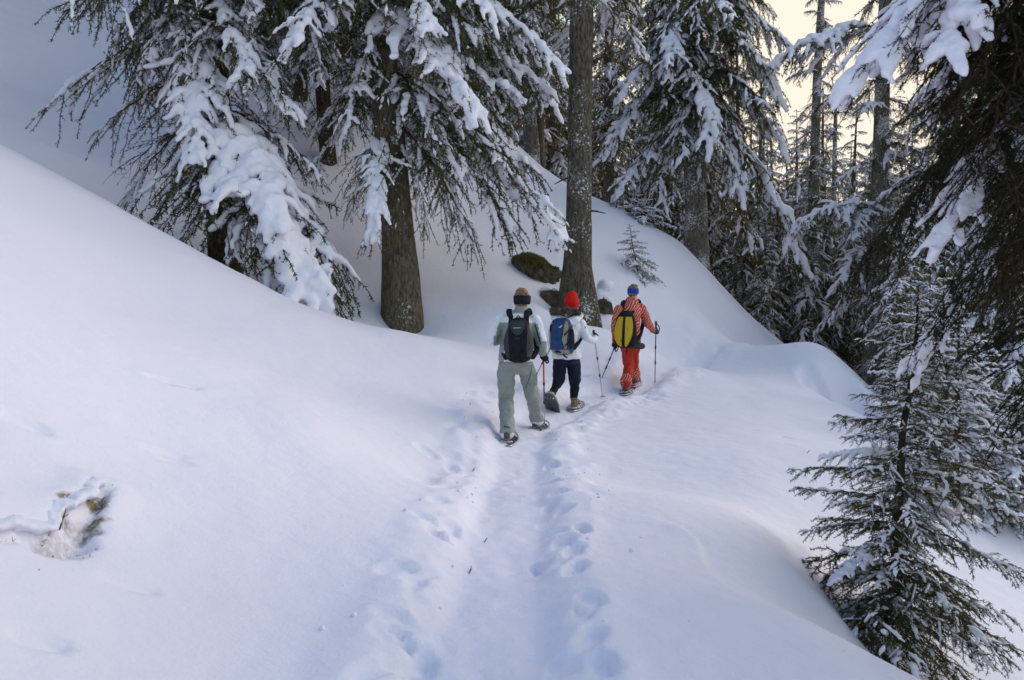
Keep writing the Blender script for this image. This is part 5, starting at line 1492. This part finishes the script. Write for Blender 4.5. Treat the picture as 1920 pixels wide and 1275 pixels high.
    J = dict(head=P(1187, 548, D + .05), look=unit(np.array([.6, 1, 0])), neck=P(1185, 563, D), chest=P(1181, 585, D), waist=P(1181, 612, D), hips=P(1182, 632, D),
             shL=P(1160, 579, D - .08), elL=P(1151, 610, D - .12), wrL=P(1153, 640, D + .03), haL=P(1154, 648, D + .06), shR=P(1203, 576, D + .08), elR=P(1216, 608, D), wrR=P(1224, 619, D + .2), haR=P(1233, 624, D + .28),
             hipL=P(1175, 636, D - .03), hipR=P(1189, 636, D + .03), knL=P(1179, 688, D + .12), knR=P(1188, 680, D + .24), grip='LR')
    J['anL'] = fl + np.array([.01, .02, .15]); J['anR'] = fr + np.array([0, .02, .15]); J['toeL'] = unit(np.array([.4, 1, 0])); J['toeR'] = unit(np.array([.45, 1, 0]))
    tR = GF(1228, 718); gR = P(1230, 604, D + .28); J['axR'] = unit(tR - gR); J['haR'] = gR + J['axR'] * .17
    tL = GF(1128, 712); hL = P(1154, 648, D - .02); J['axL'] = unit(tL - hL); J['haL'] = hL; gL = hL - J['axL'] * .07
    J['wrL'] = hL + UP * .08 - np.array([.0, .02, 0])
    a = build_body('person', J, f, 'leading walker in red suit with striped red and white jacket and blue headband')
    mb = MB(); rf = np.array([f[0], f[1], 0])
    pts = [P(1182, 648, D), P(1182, 632, D), P(1181, 612, D), P(1181, 590, D), P(1182, 577, D), P(1184, 567, D), P(1185, 558, D + .01)]
    p, ra = dense(pts, [w(20), w(19), w(18.5), w(20.5), w(20.5), w(13), w(8.5)]); _, rb = dense(pts, [.15, .15, .145, .155, .14, .10, .078]); sweep(mb, p, ra, rb, n=22, ref=rf, cap='none')
    limb(mb, [J['shL'], J['elL'], J['wrL']], [.076, .07, .05]); limb(mb, [J['shR'], J['elR'], J['wrR']], [.078, .07, .05])
    def two(c):
        px, py = project_px(c)
        return ((py > 634) & (px < 1212)).astype(int)
    cloth('jacket', mb, a, [M_ZEBRA, M_RED], seed=21, assign=two)
    mb = MB(); pts = [P(1182, 636, D), P(1182, 648, D), P(1182, 660, D)]; p, ra = dense(pts, [w(19), w(20), w(19)]); _, rb = dense(pts, [.14, .155, .14]); sweep(mb, p, ra, rb, n=20, ref=rf, cap='none')
    limb(mb, [J['hipL'] - UP * .05, (J['hipL'] + J['knL']) / 2, J['knL'], J['knL'] * .4 + J['anL'] * .6, J['anL'] + UP * .02], [.104, .1, .088, .086, .10]); limb(mb, [J['hipR'] - UP * .05, (J['hipR'] + J['knR']) / 2, J['knR'], J['knR'] * .4 + J['anR'] * .6, J['anR'] + UP * .02], [.102, .096, .084, .082, .094])
    cloth('trousers', mb, a, [M_RED], seed=24, wr=((.015, 7), (.009, 16)))
    for an, hl, yw in ((J['anL'], fl, .4), (J['anR'], fr, .45)):
        mb = MB(); limb(mb, [an + UP * .08, an + UP * .0, an - UP * .06], [.098, .108, .082]); cloth('gaiter', mb, a, [M_ZEBRA], seed=26)
        link('boot', boot_mesh(an, hl + UP * .035, yw), a, [M_BOOT])
    glove(a, J, 'R', M_CHAR); glove(a, J, 'L', M_BLACK)
    lk = J['look']; rx = unit(np.cross(lk, UP)); rot = np.stack([rx, lk, UP], 1)
    mb = MB(); ellipsoid(mb, J['head'] + UP * .04, (.086, .102, .095), rot=rot); ellipsoid(mb, J['head'] - UP * .03 - lk * .03, (.072, .075, .06), rot=rot); ellipsoid(mb, J['head'] + UP * .10 + lk * .05, (.07, .06, .035), rot=rot)
    me = remesh(mb.mesh('hair'), .009, 1); displace(me, .012, 36, 3); displace(me, .008, 80, 4); link('hair', me, a, [M_HAIR])
    mb = MB(); c = J['head'] + UP * .02; p = np.array([c - UP * .052, c - UP * .03, c + UP * .03, c + UP * .045]); sweep(mb, p, [.09, .095, .096, .092], [.105, .111, .112, .107], n=24, ref=lk, cap='none'); link('headband', mb.mesh('headband', smooth=True), a, [M_BLUE])
    O = P(1173, 617, D - .19); r = unit(np.array([1, -.36, .0])); u = unit(np.array([.04, .10, 1])); b = unit(np.cross(r, u)); b = b if b[1] < 0 else -b
    root = empty('backpack', O); tag(root, 'black backpack with two bright yellow panels on the leading walker', 'backpack'); off = -O
    prof = ([-.315, -.30, -.24, -.1, .05, .16, .25, .29, .31], [.10, .15, .182, .2, .19, .165, .125, .09, .05], [.06, .09, .115, .13, .125, .105, .08, .05, .03])
    link('pack_body', pack_body(Z, r, u, b, prof), root, [M_BLACK])
    link('yellow_panel', patch_mesh(Z, r, u, b, prof, [(.20, 96, 122), (.17, 95, 128), (.05, 95, 136), (-.08, 95, 142), (-.18, 96, 138), (-.27, 98, 120), (-.3, 100, 110)], None, .014, cols=12), root, [M_YELLOW])
    link('yellow_panel', patch_mesh(Z, r, u, b, prof, [(.20, 52, 86), (.17, 48, 87), (.05, 48, 87), (-.08, 52, 87), (-.18, 60, 87), (-.27, 72, 87), (-.305, 78, 86)], None, .014, cols=12), root, [M_YELLOW])
    link('zip', patch_mesh(Z, r, u, b, prof, [(.21, 87, 94), (.0, 87.5, 94), (-.3, 88, 95)], None, .008, cols=4), root, [M_GRIP])
    for t0 in (.0, -.19):
        mb = MB(); c = u * t0 + b * (.135) - r * (.045 if t0 else -.06); sweep(mb, np.array([c, c - u * .03]), .006, n=6); link('zip_pull', mb.mesh('zip_pull', smooth=True), root, [M_GRIP])
    for sg, shp in ((-1, P(1169, 572, D - .03)), (1, P(1196, 570, D + .05))):
        q = [u * .18 + r * sg * .08, u * .27 + r * sg * .085 - b * .01, shp + off + UP * .055 + b * .05, shp + off + UP * .055 + f * .09, shp + off - UP * .1 + f * .18, shp + off - UP * .28 + f * .155 + r * sg * .07, r * sg * .22 - b * .12 - u * .12, r * sg * .17 - u * .2 - b * .02]
        link('shoulder_strap', ribbon(q, .036, .009, b), root, [M_BLACK])
    mb = MB(); sweep(mb, np.array([P(1186, 649, D - .16), P(1197, 648, D - .14), P(1204, 649, D - .10)]) + off, [.05, .06, .055], n=12); link('hip_pouch', remesh(mb.mesh('hip_pouch'), .01, 2), root, [M_CHAR])
    mb = MB(); sweep(mb, np.array([b * .09 - u * .29 + r * .05, b * .10 - u * .36 + r * .055, b * .09 - u * .41 + r * .05]), .010, .004, n=6, ref=b); link('strap_end', mb.mesh('strap_end', smooth=True), root, [M_BLACK])
    pole('upright plum walking pole in the right hand of the leading walker', gR, tR, (M_POLEPLUM, M_POLEPLUM, M_POLEPLUM))
    pole('slanting walking pole reaching back from the left hand of the leading walker', gL, tL, (M_POLEPLUM, M_POLEDARK, M_POLEPLUM))
    snowshoe('snowshoe under the left boot of the leading walker, with white frame', J['anL'], fl, .4, .03, M_DECK)
    snowshoe('snowshoe under the forward right boot of the leading walker', J['anR'], fr, .45, .03, M_DECK)
# ------------------------------------------------------------------ rocks, twigs and dead grass
M_ROCK = mat('dark_rock', (.13, .11, .08), .9, .1, noise=6, col2=(.045, .04, .03), bump=(9, 1.0, .09))
M_MOSS = mat('moss', (.17, .17, .028), .95, .05, noise=12, col2=(.09, .10, .02))
M_STRAW = mat('dead_grass', (.16, .11, .05), .9, .05, noise=30, col2=(.07, .045, .02))
def boulder(label, c, r, seed, rot=0.0, moss=True, snow=None):
    root = empty('boulder', c); tag(root, label, 'boulder')
    mb = MB(); ca, sa = math.cos(rot), math.sin(rot); Rm = np.array([[ca, 0, sa], [0, 1, 0], [-sa, 0, ca]])
    ellipsoid(mb, (0, 0, 0), r, n=18, m=12, rot=Rm); ellipsoid(mb, (r[0] * .35, -r[1] * .2, -r[2] * .3), np.array(r) * .7, n=16, m=10)
    me = remesh(mb.mesh('rock'), .03, 2); displace(me, .09, 3.2, seed); displace(me, .05, 7, seed + 1); displace(me, .02, 17, seed + 2)
    link('rock', me, root, [M_ROCK])
    if moss or snow:
        co, no = mesh_co(me), mesh_no(me)
    if moss:
        rng = np.random.default_rng(seed)
        ii = np.nonzero((no[:, 2] > .35) & (co[:, 2] > r[2] * .25))[0]
        ii = rng.choice(ii, 5200)
        p = co[ii] + rng.normal(0, .012, (len(ii), 3)); d = nrm(no[ii] * .6 + UP * .3 + rng.normal(0, .5, p.shape)); t_ = nrm(np.cross(d, rng.normal(size=d.shape))) * .009
        hb = MB(); tri_batch(hb, p + t_, p - t_, p + d * rng.uniform(.02, .055, (len(p), 1)), 0)
        tag(link('moss', hb.mesh('moss'), root, [M_MOSS]), kind='stuff')
    if snow:
        mb = MB()
        for o, q in snow: ellipsoid(mb, o, q, n=14, m=10)
        me2 = remesh(mb.mesh('snow_cap'), .02, 4); displace(me2, .02, 7, seed); link('snow_cap', me2, root, [M_PUFF])
    return root
def details():
    g = G(1003, 512, 12)
    boulder('dark boulder with a mossy green top left of the big bare trunk', g + np.array([0, .05, .02]), (.62, .46, .29), 4, .5)
    g = G(1030, 556, 12)
    boulder('dark low rock at the foot of the big bare trunk, on its left', g + np.array([.03, .05, -.05]), (.30, .3, .22), 9, .3, moss=False, snow=[((-.1, .1, .2), (.13, .13, .07)), ((.1, .0, .2), (.08, .08, .05))])
    g = G(1128, 580, 12)
    boulder('small dark rock under a snow pillow right of the big bare trunk', g + np.array([-.02, .05, -.02]), (.24, .24, .2), 12, -.5, moss=False, snow=[((.02, -.02, .24), (.24, .2, .1)), ((-.05, .05, .4), (.15, .15, .12)), ((.12, .1, .55), (.2, .2, .14))])
    # dead grass and litter in the dug hole
    rng = np.random.default_rng(3); mb = MB(); A = []; B_ = []; W = []
    lo, hi = _hole.min(0), _hole.max(0)
    q = rng.uniform(lo, hi, (5000, 2)); sd = poly_sd(q[:, 0], q[:, 1], _hole)
    _, dirt = detail_h(q[:, 0], q[:, 1])
    keep = (sd < .01) & (rng.random(len(q)) < dirt ** 1.5 * .3 + .006) & (q[:, 0] > -2.6)
    for x, y in q[keep][:230]:
        z = gz(x, y); n = int(rng.integers(1, 3))
        for _ in range(n):
            d = unit(np.array([rng.normal(0, .8), rng.normal(0, .8), rng.uniform(.0, .6)])); L = rng.uniform(.008, .03)
            p = np.array([x, y, z + .002]); s = unit(np.cross(d, [0.2, .3, 1])) * rng.uniform(.0012, .003)
            A += [p + s]; B_ += [p - s]; W += [p + d * L]
    tri_batch(mb, np.array(A), np.array(B_), np.array(W), 0)
    tag(link('dead_grass', mb.mesh('dead_grass'), None, [M_STRAW]), 'brown dead grass and needle litter in the dug hole in the left bank', kind='stuff')
    # the snow lip hanging over the upper edge of the hole
    lipmb = MB(); pts = []
    for q in [(-40, 968), (20, 952), (50, 964), (80, 966), (102, 945), (128, 934), (152, 928), (170, 908), (205, 912)]:
        p = G(*q); pts.append(np.array([p[0], p[1], gz(p[0], p[1]) - .03]))
    pp, rr = dense(pts, [.05, .055, .045, .05, .05, .045, .05, .04, .02], 6)
    pp = pp + np.random.default_rng(2).normal(0, .006, pp.shape); rr = rr * (1 + .25 * vnoise(np.arange(len(rr)) * .5, np.zeros(len(rr)), 5))
    sweep(lipmb, pp + np.array([.012, -.02, 0]), rr * 1.35, rr * .55, n=12)
    me = remesh(lipmb.mesh('snow_lip'), .012, 3); displace(me, .012, 14, 3); displace(me, .006, 40, 4)
    tag(link('snow_lip', me, None, [snow_ground.data.materials[0]]), 'crumbling snow lip over the dug hole', kind='structure')
    # crumbs of snow kicked out along the trail, and specks of bark and needles on the slope
    rng = np.random.default_rng(8); cb = MB()
    for i in range(90):
        if i < 90:
            y = rng.uniform(3, 15); j = int(np.searchsorted(TRAIL[:, 1], y)); j = min(max(j, 1), len(TRAIL) - 1); a, b = TRAIL[j - 1], TRAIL[j]
            x = a[0] + (b[0] - a[0]) * (y - a[1]) / (b[1] - a[1]) + rng.choice([-1, 1]) * rng.uniform(.25, .95)
        else: x, y = rng.uniform(-4, 2.2), rng.uniform(3, 13)
        r0 = rng.uniform(.006, .02) * (1 if i < 170 else .7); z = gz(x, y)
        ellipsoid(cb, (x, y, z + r0 * .1), r0 * .9 * rng.uniform(.7, 1.3, 3), n=9, m=6)
    tag(link('snow_crumbs', cb.mesh('snow_crumbs', smooth=True), None, [M_SNOW]), 'small crumbs of snow scattered beside the trail', kind='stuff')
    A, B_, W = [], [], []
    for i in range(90):
        if i < 40: x, y = rng.uniform(-4, 2), rng.uniform(3, 13)
        else: x, y = rng.uniform(-4.5, 3.5), rng.uniform(13.5, 19)
        z = gz(x, y) + .004; L = rng.uniform(.005, .016) * (1 if i < 40 else 1.8); a = rng.uniform(0, 6.28); d = np.array([math.cos(a), math.sin(a), rng.uniform(0, .4)]); s = np.array([-math.sin(a), math.cos(a), 0]) * L * .22; p = np.array([x, y, z])
        A += [p + s]; B_ += [p - s]; W += [p + d * L]
    lb = MB(); tri_batch(lb, np.array(A), np.array(B_), np.array(W), 0)
    tag(link('needle_litter', lb.mesh('needle_litter'), None, [M_WOOD]), 'specks of bark and needles fallen on the snow', kind='stuff')
    # a few bits of twig on the snow
    for i, (px, py, a, L, lab) in enumerate([(910, 1017, .3, .035, 'small dark twig lying across the trail, farther one'), (882, 1073, 1.3, .035, 'small curved twig on the trail, nearer one'), (112, 1000, 1.4, .10, 'thin dead stalk standing in the dug hole on the left'),
                                            (1515, 850, .2, .06, 'dark twig on the open snow left of the close young spruce'), (888, 882, .8, .025, 'tiny twig on the left edge of the trail below the walkers'), (672, 478, .1, .07, 'twig lying on the shaded slope left of the leaning trunk')]):
        p = GF(px, py, 1.5, 40); r_ = empty('fallen_twig', p); tag(r_, lab, 'twig', 'twigs fallen on the snow')
        d = np.array([math.cos(a), math.sin(a) * .6, .25 if i != 2 else 1.6]); d = unit(d)
        mb = MB(); k = 1 if py > 800 else 3
        pts = np.array([d * L * t + np.array([0, .012 * math.sin(t * 3), .008 + .01 * math.sin(t * 4)]) for t in np.linspace(-.5 if i != 2 else 0, .5 if i != 2 else 1, 6)])
        sweep(mb, pts, np.linspace(.004, .002, 6), n=5); sweep(mb, np.array([pts[2], pts[2] + np.array([.012, .02, .01]) * k]), [.003, .0015], n=4)
        link('stem', mb.mesh('stem', smooth=True), r_, [M_WOOD])
hero_trees()
young_trees()
dark_tree()
forest()
details()
walkers()
